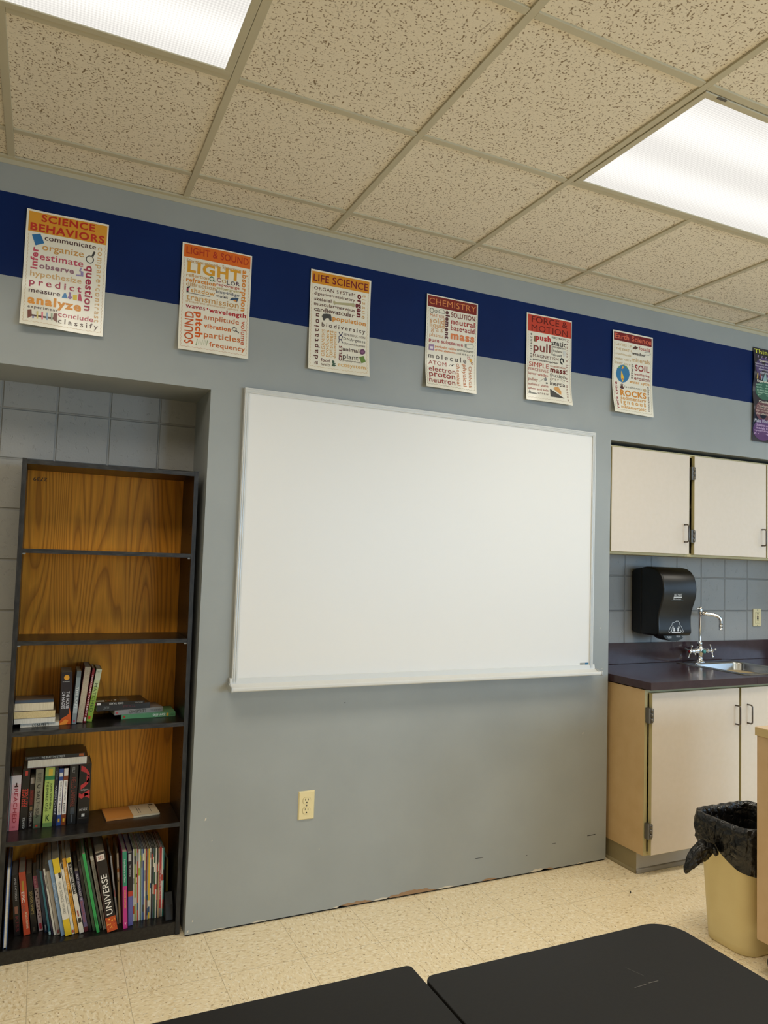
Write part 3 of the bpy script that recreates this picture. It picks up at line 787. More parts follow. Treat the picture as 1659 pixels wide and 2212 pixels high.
def dark_poster():
    w, h = .36, .545
    t = thing('poster', 'tall dark navy poster with yellow title and coloured circles, at the right edge', 'poster', (3.812, 0, 2.727), group='wall posters')
    NAVY = mat('glossy_navy_paper', '14162E', .14, coat=.5)
    def P(x, z, off=0.):
        v = z/h; return (x - .012*max(0, v-.25)*1.2, -(.005+.010*math.sin(2.2*PI*v)**2*(1-.6*x/w)+.006*max(0, v-.8))-off, -z)
    sh = MB(); sheet_grid(sh, 0, 0, w, h, P, 0, NAVY, 14, 40)
    def disc(cx, cz, rx, rz, m_, off):
        n = 36; sh.add([P(cx, cz, off)]+[P(cx+rx*math.cos(2*PI*i/n), cz+rz*math.sin(2*PI*i/n), off) for i in range(n)], [(0, 1+i, 1+(i+1) % n) for i in range(n)], m_)
    disc(.088, .115, .078, .062, ink('4A3868'), .0006); disc(.095, .245, .075, .055, ink('2C6450'), .0006); disc(.085, .365, .074, .058, ink('6A4048'), .0006); disc(.085, .475, .078, .062, ink('5A3468'), .0006)
    T = lambda s, x0, z0, x1, z1, c, bo=1: sh.text(s, (x0, z0, x1, z1), lambda X, Z: P(X, Z, .0012), ink(c), bo)
    T('Things to do', .006, .008, .33, .040, 'D8D848', 4)
    T('? ? ? ?', .03, .044, .14, .060, 'B8A8C8', 0)
    W_ = 'D8D2DC'
    T('Question', .04, .066, .135, .082, 'E4DCCB', 4)
    for i, s in enumerate(('Questions often come', 'from prior research,', 'experiments, or', 'observations')): T(s, .005+.014*i*(i > 1), .088+.016*i, .165-.012*i, .101+.016*i, W_, 1)
    T('Experiment', .028, .186, .145, .203, 'E4DCCB', 4)
    for i, s in enumerate(('Scientists develop', 'specific procedures', 'to obtain data to', 'answer research', 'problems')): T(s, .02+.006*i, .208+.0145*i, .165-.008*i, .220+.0145*i, 'B8DCC0', 1)
    T('Classify', .045, .305, .125, .322, 'E4DCCB', 4)
    for i, s in enumerate(('Classification', 'involves grouping', 'by similar', 'characteristics')): T(s, .03-.005*i*(i > 0), .330+.0155*i, .135+.006*i*(i != 2), .343+.0155*i, 'E0C8B8', 1)
    T('Make Models', .012, .415, .150, .434, 'E8E4EC', 4)
    for i, s in enumerate(('Scientists use', 'models to', 'represent things', 'in nature')): T(s, .03-.006*i*(i != 1), .442+.0165*i, .135, .455+.0165*i, 'D8B8D8', 1)
    pics = []
    q = lambda pts, c: pics.append((pts, 0, 10+len(pics), c))
    q([(.022, .150), (.032, .150), (.034, .182), (.022, .182)], 'B89A5A'); q([(.044, .155), (.052, .155), (.053, .184), (.044, .184)], 'A04838'); q([(.060, .162), (.067, .162), (.068, .186), (.060, .186)], '98A0B0')
    q([(.085, .150), (.096, .150), (.110, .190), (.075, .190)], '88A8A8'); pics.append(([(.108, .185), (.122, .150), (.138, .187)], .005, 15, 'B8C0C8')); q([(.140, .175), (.165, .172), (.160, .195), (.145, .195)], 'C8B060')
    q([(.150, .285), (.2, .285), (.2, .345), (.150, .345)], 'D8C8A0'); q([(.158, .318), (.172, .300), (.186, .330), (.165, .335)], '4A2A20')
    pics.append(([(.128, .39), (.150, .415), (.2, .42)], .004, 15, 'C0C4C8'))
    sh.build('sheet', t); pictures(pics, t, P)
dark_poster()

# ================================================================== bookcase
BX0, BX1, BZ, BYF, BYB = .1085, .731, 1.762, .030, .285
RACK = -.0072                                  # the case leans a little to the left
bc = thing('bookcase', 'tall black five-shelf bookcase with oak-look back in the block-lined alcove', 'bookcase', (0, 0, 0))
def bcpart(name, x0, x1, y0, y1, z0, z1, m_, edge=None, extra=None):
    b = MB(); b.box(x0, x1, y0, y1, z0, z1, m_)
    if edge: b.box(x0, x1, y0-.0012, y0, z0, z1, edge)
    if extra: extra(b)
    b.v = [(x+RACK*z, y, z) for x, y, z in b.v]
    return b.build(name, bc)
TK = .016
SIDEIN = mat('brown_black_laminate', '1E140C', .35)
SHELF = [1.438, 1.110, .792, .416, .046]
def pegs(b):
  for z in [i*.032+.2 for i in range(46)]:
    if min(abs(z-s) for s in SHELF) > .045: b.box(BX1-TK-.0006, BX1-TK-.0001, BYF+.035, BYF+.039, z, z+.004, GAPDARK)
bcpart('side_panel', BX0, BX0+TK, BYF, BYB, 0, BZ, BLACKLAM, EDGEBANDV); bcpart('side_panel', BX1-TK, BX1, BYF, BYB, 0, BZ, BLACKLAM, EDGEBANDV, pegs)
def stamp(b):
    b.text('2739', (BX0+.035, 1.702, BX0+.085, 1.716), lambda X, Z: (X, BYB-.0136, 3.418-Z), ink('3A2814'), 1, 'x')
lab(bcpart('back_panel', BX0+TK, BX1-TK, BYB-.013, BYB-.010, .005, BZ-.004, OAK, None, stamp), 'oak-grained back panel')
bcpart('top_panel', BX0+TK, BX1-TK, BYF+.001, BYB-.013, BZ-.020, BZ-.004, BLACKLAM, EDGEBAND)
for z in SHELF[:4]: bcpart('shelf', BX0+TK, BX1-TK, BYF+.002, BYB-.013, z-.0155, z, BLACKLAM, EDGEBAND)
bcpart('bottom_shelf', BX0+TK, BX1-TK, BYF+.004, BYB-.013, .032, SHELF[4], BLACKLAM)
bcpart('kick_board', BX0+TK, BX1-TK, BYF+.003, BYF+.016, 0, .0445, BLACKLAM)
for z in SHELF[:2]:
    for x in (BX0+TK+.001, BX1-TK-.011):
        p = MB(); p.box(x+RACK*z, x+.010+RACK*z, BYF+.004, BYF+.014, z-.0205, z-.0158, GREY5); p.build('shelf_pin', bc)

# ================================================================== books
def book(label, w, h, d, cover, bands=(), texts=(), loc=(0, 0, 0), rot=(0, 0, 0), pages=PAGES, name='book', group=None, pivot=0., boards=None, hard=False, extra=None):
    # local: x = thickness, y = depth away from the spine, z = height; the spine faces -y
    t = thing(name, label, 'book' if name != 'magazine' else 'magazine', loc, rot, group)
    c = MB(); th = .0022 if hard else .0010; ov = .003 if hard else .0006
    cm = ink(cover, .3); bm_ = ink(boards, .3) if boards else cm; X = pivot
    th = min(th, w*.22)
    c.box(X, X+w, 0, th, 0, h, cm); c.box(X, X+th, th, d, 0, h, bm_); c.box(X+w-th, X+w, th, d, 0, h, bm_)
    k = 0
    for z0, z1, col, *xx in bands:           # fractions measured from the top of the spine
        k += 1; a, e = xx if xx else (0, 1)
        y = -.0002-.00008*k
        c.quad((X+w*a, y, h*(1-z0)), (X+w*e, y, h*(1-z0)), (X+w*e, y, h*(1-z1)), (X+w*a, y, h*(1-z1)), ink(col, .3))
    for s, f0, f1, a, e, col, bo, ro in texts:
        c.text(s, (X+w*a, f0*h, X+w*e, f1*h), lambda x, z: (x, -.0011, h-z), ink(col, .35), bo, ro)
    if extra: extra(c, X, w, h, d)
    c.build('cover', t)
    p = MB(); p.box(X+th+.0001, X+w-th-.0001, th+.0001, d-ov, ov, h-ov, pages); p.build('page_block', t)
    return t
SH = {3: SHELF[2]+.0006, 4: SHELF[3]+.0006, 5: SHELF[4]+.0006}
def stand(shelf, label, x0, w, h, y, lean, cover, bands=(), texts=(), d=None, **kw):
    a = R(lean); piv = -w if lean > 0 else 0.; x = x0 + (w if lean > 0 else 0)
    d = d or min(.125, BYB-.016-y)
    return book(label, w, h, d, cover, bands, texts, (x, y, SH[shelf]), (0, a, 0), pivot=piv, **kw)
G3, G4, G5 = 'books on the third shelf', 'books on the fourth shelf', 'books on the bottom shelf'
# ---- third shelf: upright books
def hades_art(c, X, w, h, d):
    q = lambda pts, col, y: c.add([(X+w*a, y, h*(1-b)) for a, b in pts], [tuple(range(len(pts)))], ink(col, .3))
    q([(0, 1), (1, 1), (1, .82), (.85, .68), (.8, .80), (.55, .84), (.25, .87), (0, .93)], 'C8541C', -.0004)
    q([(0, 1), (.6, 1), (.8, .93), (.5, .90), (.2, .95), (0, .97)], 'E89038', -.0006)
    n = 20; c.add([(X+w*(.5+.24*math.cos(2*PI*i/n)), -.0006, h*.895+w*.26*math.sin(2*PI*i/n)) for i in range(n)], [tuple(range(n))], ink('D89A30', .3))
stand(3, 'thick dark paperback with orange flames at the foot of its spine, gold medallion above', .272, .038, .192, .108, -1.0, '201A22', (), (
    ('RIORDAN', .175, .192, .15, .75, 'D8D8D8', 1, '0'), ('THE HOUSE', .37, .70, .52, .80, 'D8D8E0', 1, 'd'), ('OF HADES', .37, .70, .14, .42, 'D8D8E0', 1, 'd')), pages=PAGESD, group=G3, boards='121014', extra=hades_art)
stand(3, 'silvery grey paperback beside the flame-footed dark book', .3140, .0150, .194, .110, 2.4, '7C868A', ((0, .12, '5C666A'), (.62, .80, '9CA6AA'), (.93, .97, 'A84858', .3, .7)), (('THE RAFT', .30, .72, .25, .75, 'D8DCDC', 1, 'd'),), group=G3)
t = book('thick book turned with its pale page edges outward, beside the red-spined paperback', .0225, .207, .13, '6A2028', loc=(.3530, .122+.13, SH[3]), rot=(0, R(-5.2), PI), pages=PAGESD, group=G3, pivot=-.0)
stand(3, 'slim dark red paperback with white capitals, leaning on the lime green book', .3545, .0085, .201, .120, 6.4, '7C1A26', ((.90, .97, 'D8C8C8', .2, .8),), (('MEXICAN WHITEBOY', .12, .88, .2, .8, 'E8E0E0', 2, 'd'),), group=G3)
stand(3, 'lime green paperback leaning right, with pale top and dark title', .3655, .0195, .196, .133, 7.6, '86A83C', ((0, .22, 'C8CDB4'), (.22, .34, 'BCC89A'), (.34, .5, 'A8BC70'), (.90, .955, 'C8442A', .2, .62)),
      (('MATCHED', .27, .82, .2, .75, '34502A', 1, 'd'), ('ALLY', .04, .06, .25, .75, '6A705A', 0, '0')), group=G3)
# ---- third shelf: lying books.  y of the front face, z of the underside
def lie(label, x0, L, T, D, y, z, cover, bands=(), texts=(), yaw=0., right_top=True, spine_front=True, **kw):
    a = R(90) if right_top else R(-90)
    if spine_front:
        loc = (x0, y, z+T) if right_top else (x0+L, y, z)
        rot = (0, a, R(yaw))
    else:
        loc = (x0+L, y+D, z+T) if right_top else (x0, y+D, z); rot = (0, a, PI+R(yaw))
    return book(label, T, L, D, cover, bands, texts, loc, rot, **kw)
z = SH[3]
lie('slim cream book at the foot of the stack, numbers inked on its page edge', .142, .129, .0140, .15, .100, z, 'C8BEA8', spine_front=False, right_top=False, pages=PAGESW, group=G3,
    extra=lambda c, X, w, h, d: c.text('LEE/1932', (.30*h, .1, .72*h, .9), lambda x, zz: (X+w*(1-zz), d+.0006, x), ink('18181C', .6), 1, 'x')); z += .0142
lie('white-edged paperback, second from the foot of the flat stack', .121, .136, .0175, .15, .095, z, 'D8D4CC', spine_front=False, pages=PAGESW, group=G3); z += .0177
lie('yellowed paperback in the middle of the flat stack', .120, .136, .0260, .15, .097, z, '5A5040', spine_front=False, pages=mottled('book_pages_yellowed', 'D8C494', 'C8B280', 400, .85), group=G3); z += .0262
lie('thick cream-edged paperback on top of the flat stack, grey and blue cover', .120, .129, .0290, .15, .099, z, '8A7C70', spine_front=False, right_top=False, pages=PAGES, group=G3, extra=lambda c, X, w, h, d: c.quad((X+w+.0003, d*.62, 0), (X+w+.0003, d, 0), (X+w+.0003, d, h), (X+w+.0003, d*.62, h), ink('58728C', .4)))
z = SH[3]
lie('pale green paperback at the foot of the pile on the right', .492, .203, .0170, .125, .143, z, '5C9468', ((.13, .17, 'D8A838', .15, .8), (.93, .97, 'B83828', .3, .7)), (('Smile', .19, .43, .15, .85, 'E0E8D8', 2, 'd'), ('Raina Telgemeier', .02, .11, .3, .7, '2C4C34', 0, 'd')), group=G3); z += .0172
lie('grey paperback lying askew on the pale green one', .466, .186, .0175, .105, .138, z, '8A8580', ((.93, .98, 'A83838', .3, .7),), (('LEGEND', .36, .72, .15, .85, '4A4630', 2, 'd'), ('MARIE LU', .04, .28, .3, .7, '5A5650', 0, 'd')), yaw=9, group=G3); z += .0177
lie('black paperback with dark red lettering, second from the top of the pile', .401, .198, .0215, .105, .138, z, '15100F', (), (('TOOLS', .28, .52, .2, .6, '781C20', 1, 'd'), ('HUNT', .78, .88, .2, .7, '8C8C88', 0, 'd')), yaw=6, pages=PAGESW, group=G3); z += .0217
def back_cover(c, X, w, h, d):
    # the upward cover: x = X (rotated to the top), local z runs to the right, y runs away
    top = X-.0004
    q = lambda z0, z1, y0, y1, col, k=0: c.quad((top-.0001*k, y0, z0), (top-.0001*k, y0, z1), (top-.0001*k, y1, z1), (top-.0001*k, y1, z0), ink(col, .3))
    q(.010, .040, .012, .042, 'C8C8C4'); 
    for i in range(6): q(.014+.004*i, .016+.004*i, .016, .038, '303030', 1)
    for i in range(9): q(.098+.0035*i, .0990+.0035*i, .012, .10, '8A8480')
    q(.052, .060, .018, .04, '7A2A28'); q(.045, .048, .018, .04, '908A86'); q(.066, .069, .018, .04, '908A86')
    n = 16; c.add([(top-.0002, .034+.009*math.sin(2*PI*i/n), .080+.005*math.cos(2*PI*i/n)) for i in range(n)], [tuple(range(n))], ink('C8C4C0', .3))
lie('black paperback topmost in the pile, barcode on its upturned back cover', .388, .186, .0120, .118, .138, z, '141011', ((.86, .93, 'D8D4D0', .15, .85), (.955, 1., 'A02830', .25, .75)), (('CODE TALKER', .42, .70, .2, .8, 'C8C8C4', 1, 'd'), ('BRUCHAC', .04, .2, .3, .7, '9C9894', 0, 'd')), group=G3, extra=back_cover)

# ---- fourth shelf
Y4 = .142
stand(4, 'thin grey book against the left side of the fourth shelf', .1222, .0038, .195, Y4, 0, '8A8C90', pages=PAGESW, group=G4)
stand(4, 'pink paperback fading to white at the top, red capitals down its spine', .1270, .0300, .196, Y4, 0, 'D87884', ((0, .16, 'D8CDCE'), (.16, .32, 'DABCC0'), (.32, .5, 'DCA4AC'), (.5, .68, 'DA8E98'), (.135, .215, '3A1418', .42, .58), (.185, .215, '3A1418', .30, .70)),
      (('REACHED', .24, .86, .28, .72, 'A83040', 1, 'd'), ('CD', .92, .95, .3, .6, 'A83040', 1, 'd')), pages=PAGESD, group=G4)
stand(4, 'black hardback with red block capitals and white author name', .1605, .0245, .216, Y4, 0, '131112', ((.03, .11, 'C83C34', .36, .70),), (('REFUGEE', .33, .62, .08, .88, 'C83A2C', 1, 'u'), ('GRATZ', .80, .98, .36, .66, 'C8C8C4', 1, 'u')), group=G4, hard=True)
stand(4, 'short black and dark red book between the black hardback and the grey one', .1870, .0150, .180, Y4+.012, 0, '1C1112', ((0, .12, 'A89C90', .1, .95), (.25, .55, '5A1A1C'), (.58, .66, '8C7048', .25, .8)), (('DANIEL X', .68, .98, .3, .8, 'B8B4B0', 1, 'd'), ('PATTERSON', .26, .54, .3, .7, 'A02C28', 1, 'd')), group=G4)
stand(4, 'grey-green hardback with dark capitals and a crescent mark', .2040, .0260, .213, Y4, 0, '847F6C', ((.78, .92, '5A6450'), (.92, 1, '4A5644'), (.945, .975, 'B83828', .35, .6)), (('SALT', .37, .60, .25, .68, '2A2A24', 1, 'd'), ('TO THE', .60, .65, .35, .55, '4A4840', 0, 'd'), ('SEA', .67, .83, .25, .68, '2A2A24', 1, 'd'), ('RUTA SEPETYS', .07, .22, .25, .75, '4A483C', 0, 'd'), ('C', .26, .33, .25, .7, '2A2A24', 3, '0')), group=G4)
stand(4, 'wide bright green hardback with yellow key picture and two lines of dark capitals', .2360, .0320, .219, Y4, 0, 'A8BE62', ((0, .16, '9AB060'), (.16, .225, '2C7A48'), (.04, .155, 'D8B840', .35, .78), (.93, 1, '6A8C50')), (('JOHN STEPHENS', .28, .71, .55, .80, '24381C', 1, 'd'), ('THE EMERALD ATLAS', .25, .74, .18, .44, '24381C', 1, 'd'), ('K', .80, .90, .3, .7, '2C4824', 1, '0')), group=G4, hard=True)
stand(4, 'dark blue slim hardback with white capitals right of the green one', .2695, .0115, .210, Y4, 0, '14172A', (), (('MAIDEN VOYAGE', .30, .80, .25, .8, 'C0C4CC', 1, 'd'), ('JANE', .05, .2, .3, .7, '8890A0', 0, 'd')), group=G4)
for (x, wd, c1, lb, tt) in ((.2830, .0148, '2C4A8C', 'blue-ended diary book with a white title panel, left of its brown twin', 'DIARY of a Wimpy Kid'), (.2990, .0155, '7C3C1E', 'brown-ended diary book with a white title panel, right of its blue twin', 'DIARY of a Wimpy Kid')):
    stand(4, lb, x, wd, .207, Y4, 0, c1, ((0, .13, 'E0DCD4', .06, .94) if c1 == '7C3C1E' else (.07, .14, 'E0DCD4', .1, .9), (.21, .81, 'E6E2DC', .06, .94), (.88, .94, 'D8A838', .3, .72)),
          ((tt, .23, .56, .3, .75, '2A2A30', 0, 'd'), ('KINNEY', .65, .79, .3, .7, '3A3A3A', 0, 'd'), ('o', .61, .63, .3, .7, '303030', 5, '0')), group=G4, pages=PAGESW, hard=True)
stand(4, 'charcoal hardback with dull red title between the diaries and the ribbon book', .3195, .0290, .217, Y4, 0, '1A1C1F', ((.72, .83, '3C444C', .3, .8), (.84, .97, '4A5058', .42, .58)), (('HELLO UNIVERSE', .21, .70, .25, .78, '7C342C', 1, 'd'), ('KELLY', .03, .14, .3, .6, 'A8A8A4', 1, 'd')), group=G4, hard=True)
def ribbon(c, X, w, h, d):
    S_ = lambda pts, wd: c.add([p for i, (a, b) in enumerate(pts) for p in ((X+w*a, -.0006, h*(1-b)-wd/2), (X+w*a, -.0006, h*(1-b)+wd/2))], [(2*i, 2*i+1, 2*i+3, 2*i+2) for i in range(len(pts)-1)], ink('B42C34', .3))
    S_([(.12, .07), (.35, .085), (.5, .10)], .020); S_([(.5, .10), (.66, .14), (.82, .19), (.86, .24), (.74, .30), (.5, .35), (.3, .375), (.15, .39)], .016)
    S_([(.05, .52), (.3, .545), (.55, .51), (.95, .475)], .016); S_([(.5, .515), (.75, .53), (.97, .56)], .014); S_([(.62, .26), (.78, .25), (.88, .22)], .026)
    c.quad((X+w*.36, -.0006, h*.165), (X+w*.62, -.0006, h*.165), (X+w*.62, -.0006, h*.115), (X+w*.36, -.0006, h*.115), ink('C8C8C4', .3))
stand(4, 'thick black hardback with a red ribbon on its spine, rightmost of the upright row', .3530, .0410, .219, Y4-.006, 0, '110F10', (), (('eclipse', .415, .455, .18, .82, 'B8B0AC', 0, '0'), ('MEYER', .755, .785, .15, .82, 'D0D0CC', 3, '0'), ('STEPHENIE', .735, .748, .15, .82, 'A8A8A4', 0, '0'), ('LITTLE, BROWN', .905, .915, .15, .8, '8C8C88', 0, '0')), group=G4, hard=True, extra=ribbon, pages=PAGESD)
zt = SH[4]+.2196
lie('hardback with white page edges outward, lying across the upright row', .172, .206, .0320, .14, .128, zt, '3A1218', spine_front=False, hard=True, pages=PAGESW, group=G4)
lie('dark teal paperback topmost on the lying hardback, orange publisher mark', .165, .202, .0120, .13, .124, zt+.0322, '1A2026', ((.90, .985, 'A8582C', .1, .9),), (('WE BEAT THE STREET', .27, .66, .2, .85, 'B8C0C4', 1, 'd'), ('DAVIS JENKINS HUNT', .04, .22, .3, .8, '98A0A4', 0, 'd')), right_top=False, group=G4)
bk = lie('orange and cream booklet lying alone on the right of the fourth shelf', .456, .198, .0070, .125, .128, SH[4], 'C08040', spine_front=True, pages=PAGESW, group=G4, yaw=3.5,
    extra=lambda c, X, w, h, d: (c.quad((X-.0003, 0, h*.50), (X-.0003, 0, h), (X-.0003, d, h), (X-.0003, d, h*.50), ink('D2C2A2', .5)),
                                 [c.quad((X-.0005, d*.2, h*a), (X-.0005, d*.2, h*a+.002), (X-.0005, d*.75, h*a+.002), (X-.0005, d*.75, h*a), ink('4A4238', .5)) for a in (.62, .66, .86)],
                                 c.quad((X-.0005, d*.78, h*.88), (X-.0005, d*.78, h*.96), (X-.0005, d*.9, h*.96), (X-.0005, d*.9, h*.88), ink('4A4238', .5)),
                                 c.quad((X, -.0003, h*.5), (X+w, -.0003, h*.5), (X+w, -.0003, h), (X, -.0003, h), ink('D2C2A2', .5))))

# ---- bottom shelf
book('white and blue picture book leaning at the left end, page edges outward', .0125, .270, .21, '2A4E80', loc=(.1450, .050+.21, SH[5]), rot=(0, R(.5), PI), pages=PAGESW, group=G5, hard=True)
B5 = [
 ('black paperback with dull red title and a small face picture, second from the left', .1655, .0205, .216, .130, -5.5, '120E0F', ((.52, .64, '8A5A44', .25, .75),), (('JAMES PATTERSON', .04, .42, .3, .7, 'C8C4C0', 2, 'd'), ('KISS', .68, .93, .3, .8, '6A2428', 1, 'd'))),
 ('bright orange-red paperback with cream title', .1965, .0215, .226, .124, -7.4, 'C04A2C', ((.14, .30, 'B89038', .3, .62),), (('EPIC', .31, .48, .15, .6, 'E8D8C8', 2, 'd'), ('FAIL', .48, .64, .15, .6, '8C5048', 2, 'd'), ('arturo zamora', .64, .90, .5, .85, 'E0C8A8', 1, 'd'))),
 ('black paperback with gold capitals right of the orange one', .2225, .0185, .216, .128, -8.2, '15120F', ((.9, .97, '4A4034', .3, .7),), (('SCHOOL SPIRITS', .30, .68, .3, .75, 'A89458', 1, 'd'),)),
 ('pink and white spotted paperback', .2465, .0135, .202, .138, -9.0, 'B8A4A8', ((0, .22, 'A85070'),) + tuple((.24+.055*i, .265+.055*i, '5A3440', .15+.3*(i % 2), .5+.3*(i % 2)) for i in range(10)) + ((.86, .96, 'A83040', .2, .8),), (('soul', .05, .2, .2, .8, 'D8A0B0', 1, 'd'),)),
 ('navy blue thin hardback beside the spotted paperback', .2655, .0105, .232, .120, -10.4, '1C2A48', ((.88, .97, 'A8B0B8', .3, .6),), ()),
 ('teal thin book right of the navy one', .2790, .0068, .234, .098, -10.8, '2C6A78', ((.95, 1, '9CB8B8'),), ()),
 ('thin dark violet book left of the white booklets', .2886, .0048, .236, .094, -11.3, '2A2038', (), ()),
 ('thin white booklet left of the pale grey one', .2957, .0065, .245, .089, -11.6, 'D6D2C8', ((.1, .3, '8C8880', .2, .8),), ()),
 ('pale grey booklet left of the light blue one', .3043, .0120, .262, .085, -11.8, 'A49C90', ((.93, .98, '8A4A48', .3, .8), (0, .1, '3A3632')), ()),
 ('light blue textbook left of the yellow-ended one', .3195, .0120, .280, .073, -12.2, '7A98B8', (), (('Exploring', .3, .56, .25, .7, 'D8E0E8', 0, 'd'),)),
 ('wide white textbook with yellow top and foot', .3330, .0215, .284, .066, -12.1, 'DCD8CC', ((0, .19, 'D8B828'), (.79, 1, 'D8B828'), (.19, .26, '2A2824', .55, .9)), (('HOW SCIENCE WORKS', .30, .72, .3, .7, '8A8880', 0, 'd'),)),
 ('white book between the yellow-ended textbook and the amber one', .3560, .0085, .262, .072, -12.0, 'D4D0C4', ((.0, .08, '2A2824', .3, .9), (.94, .98, 'A84838', .2, .8)), (('DRAFT', .25, .6, .25, .75, 'A8A498', 1, 'd'),)),
 ('amber yellow book with white lettering', .3662, .0110, .279, .074, -12.2, 'D89A30', ((.42, .47, '5A3018', .3, .7),), (('Scientists', .12, .4, .25, .75, 'F0E0B8', 1, 'd'), ('Explorers', .5, .75, .25, .75, '8C5A20', 1, 'd'))),
 ('white, black and yellow striped reference book', .3805, .0150, .281, .068, -12.5, 'D6D0C4', ((0, .06, 'D8B830', .0, .9), (.06, .48, '1A1816', .2, 1.), (.80, .86, '302C28', .2, .9), (.70, .78, '982C30', .3, .6)), (('EYEWITNESS BOOKS', .09, .47, .4, .85, 'D8D4CC', 2, 'd'),)),
 ('dark purple anthology with white capitals, shorter than its neighbours', .3980, .0125, .227, .074, -11.8, '2C2440', ((.45, .92, '6A5A80'), (.92, 1, '5A2028')), (('HOLT ANTHOLOGY OF', .05, .48, .25, .75, 'D8D4DC', 1, 'd'), ('Science Fiction', .50, .84, .2, .8, 'B05858', 1, 'd'))),
 ('black thin book left of the two green ones', .4125, .0095, .262, .074, -11.6, '1C1A1E', ((.1, .2, '4A464A', .3, .7),), ()),
 ('dull green thin textbook left of the bright green one', .4262, .0090, .277, .070, -12.3, '4A6450', (), (('Biology', .35, .6, .3, .7, '8CA890', 0, 'd'),)),
 ('bright green tall folder', .4380, .0100, .296, .051, -12.8, '2E9A50', ((.8, .9, '1C6838', .3, .7),), ()),
 ('thin sage green booklet right of the bright green folder', .4505, .0070, .258, .079, -13.2, '5C6A5C', (), ()),
 ('light grey textbook left of the thick black one', .4605, .0110, .277, .066, -12.4, '9A9690', ((.0, .06, 'C8C4BC'), (.74, .95, '4A4644', .25, .75)), (('SCIENCE OF OUR WORLD', .12, .6, .3, .7, '5A5652', 0, 'd'),)),
]
for lb, x, w_, h_, y, ln, cv, bd, tx in B5:
    stand(5, lb, x, w_, h_, y, ln, cv, bd, tx, d=min(.20, BYB-.016-y), group=G5, pages=PAGESD if cv[0] in '124' else PAGES)
def fire(c, X, w, h, d):
    rg = random.Random(5)
    for i in range(26):
        a, b_ = X+w*rg.uniform(.08, .86), h*rg.uniform(.02, .155); s = rg.uniform(.002, .006)
        c.quad((a, -.0006-.00001*i, b_), (a+s, -.0006-.00001*i, b_+s*.4), (a+s*.7, -.0006-.00001*i, b_+s), (a-s*.2, -.0006-.00001*i, b_+s*.7), ink(('E8A838', 'D86420', 'F0C868', '98341C')[i % 4], .3))
stand(5, 'thickest black hardback with large white capitals and a fiery foot', .4735, .0355, .293, .040, -11.5, '161012', ((.82, 1, 'B84A20'), (.025, .10, 'D8CFC4', .1, .85), (0, .8, '3A1418', 0, .06)), (('UNIVERSE', .28, .79, .2, .8, 'E4E0DA', 1, 'u'), ('SCI', .04, .085, .25, .7, '9A3030', 1, '0')), d=.215, group=G5, hard=True, extra=fire, pages=PAGESD)
for lb, x, w_, h_, y, ln, cv, bd, tx in [
 ('silver-grey thin book right of the thick black hardback', .5120, .0055, .258, .090, -8.8, 'A09C98', ((.5, .6, 'A03838', .2, .8),), ()),
 ('tan and white thin book with small black marks', .5190, .0065, .260, .096, -5.0, 'B8A078', ((0, .35, 'D0C8B8'), (.2, .24, '201C18', .3, .7), (.38, .41, '201C18', .3, .7), (.22, .27, 'B06830', .0, 1)), ()),
 ('half green, half magenta science book', .5290, .0150, .280, .047, -3.6, 'B83080', ((0, .45, '2A8468'),), (('From Bacteria to Plants', .10, .40, .3, .7, 'C8DCD4', 1, 'd'), ('SCIENCE EXPLORER', .50, .74, .3, .7, 'E0B040', 1, 'd'), ('v', .92, .95, .3, .7, 'E8C8D8', 1, '0'))),
 ('black and violet-blue book with a red square', .5480, .0165, .268, .063, -3.2, '5A5C98', ((0, .53, '16141A'), (.53, .60, 'B03828'), (.02, .12, 'A8A8A4', .1, .7)), (('The Universe', .16, .33, .3, .65, 'C8C4C4', 1, 'd'),))]:
    stand(5, lb, x, w_, h_, y, ln, cv, bd, tx, d=min(.20, BYB-.016-y), group=G5, pages=PAGESD)
MAGS = [('white', 'CFCABC'), ('lime', '9CA838'), ('pale grey', 'B8B4A8'), ('orange-red', 'B84A30'), ('white', 'D6D2C6'), ('sage', '7C8C6C'), ('pale blue', '8CA4B8'), ('dark blue', '34487C'), ('cream', 'CFC4A4'), ('crimson', '8C2C34'), ('grey', '8C8880'),
        ('yellow', 'D8B030'), ('white', 'D2CEC4'), ('black', '201E1C'), ('slate', '4A5660'), ('forest green', '2C5038'), ('white', 'CEC8BA'), ('charcoal', '302E2E'), ('tan', 'A88C64'), ('red', 'B82C30'), ('white', 'D6D0C8'), ('teal', '2C7C78')]
ORD = ['first', 'second', 'third', 'fourth', 'fifth', 'sixth', 'seventh', 'eighth', 'ninth', 'tenth', 'eleventh', 'twelfth', 'thirteenth', 'fourteenth', 'fifteenth', 'sixteenth', 'seventeenth', 'eighteenth', 'nineteenth', 'twentieth', 'twenty-first', 'twenty-second']
rg = random.Random(11); x = .5685; n = len(MAGS)
for k, (cn, col) in enumerate(MAGS):
    w_ = .0078 if cn == 'red' else (.0052 if k in (11, 8) else .0044); ln = -3.0+1.4*k/n
    y = .090+.004*rg.random() + (.004 if k > 18 else 0); h_ = .266-.010*k/n+.004*rg.random()
    bd = [(a, a+.06+.1*rg.random(), rg.choice(['D8D0B8', 'D8D0B8', '9CB040', '34506C', 'B84030', '1C1C1C', '8C8C84']), 0, 1) for a in [rg.uniform(.02, .85) for _ in range(2)]] if cn != 'red' else [(.88, 1, '8C8480', 0, 1)]
    stand(5, '%s magazine spine, %s from the left in the packed magazine run' % (cn, ORD[k]), x, w_, h_, y, ln, col, bd, (('The Scientific Method', .3, .75, .3, .7, 'E0D8D0', 1, 'd'),) if cn == 'red' else (), d=.17, group='magazines on the bottom shelf', name='magazine', pages=PAGESW)
    x += w_+.0004
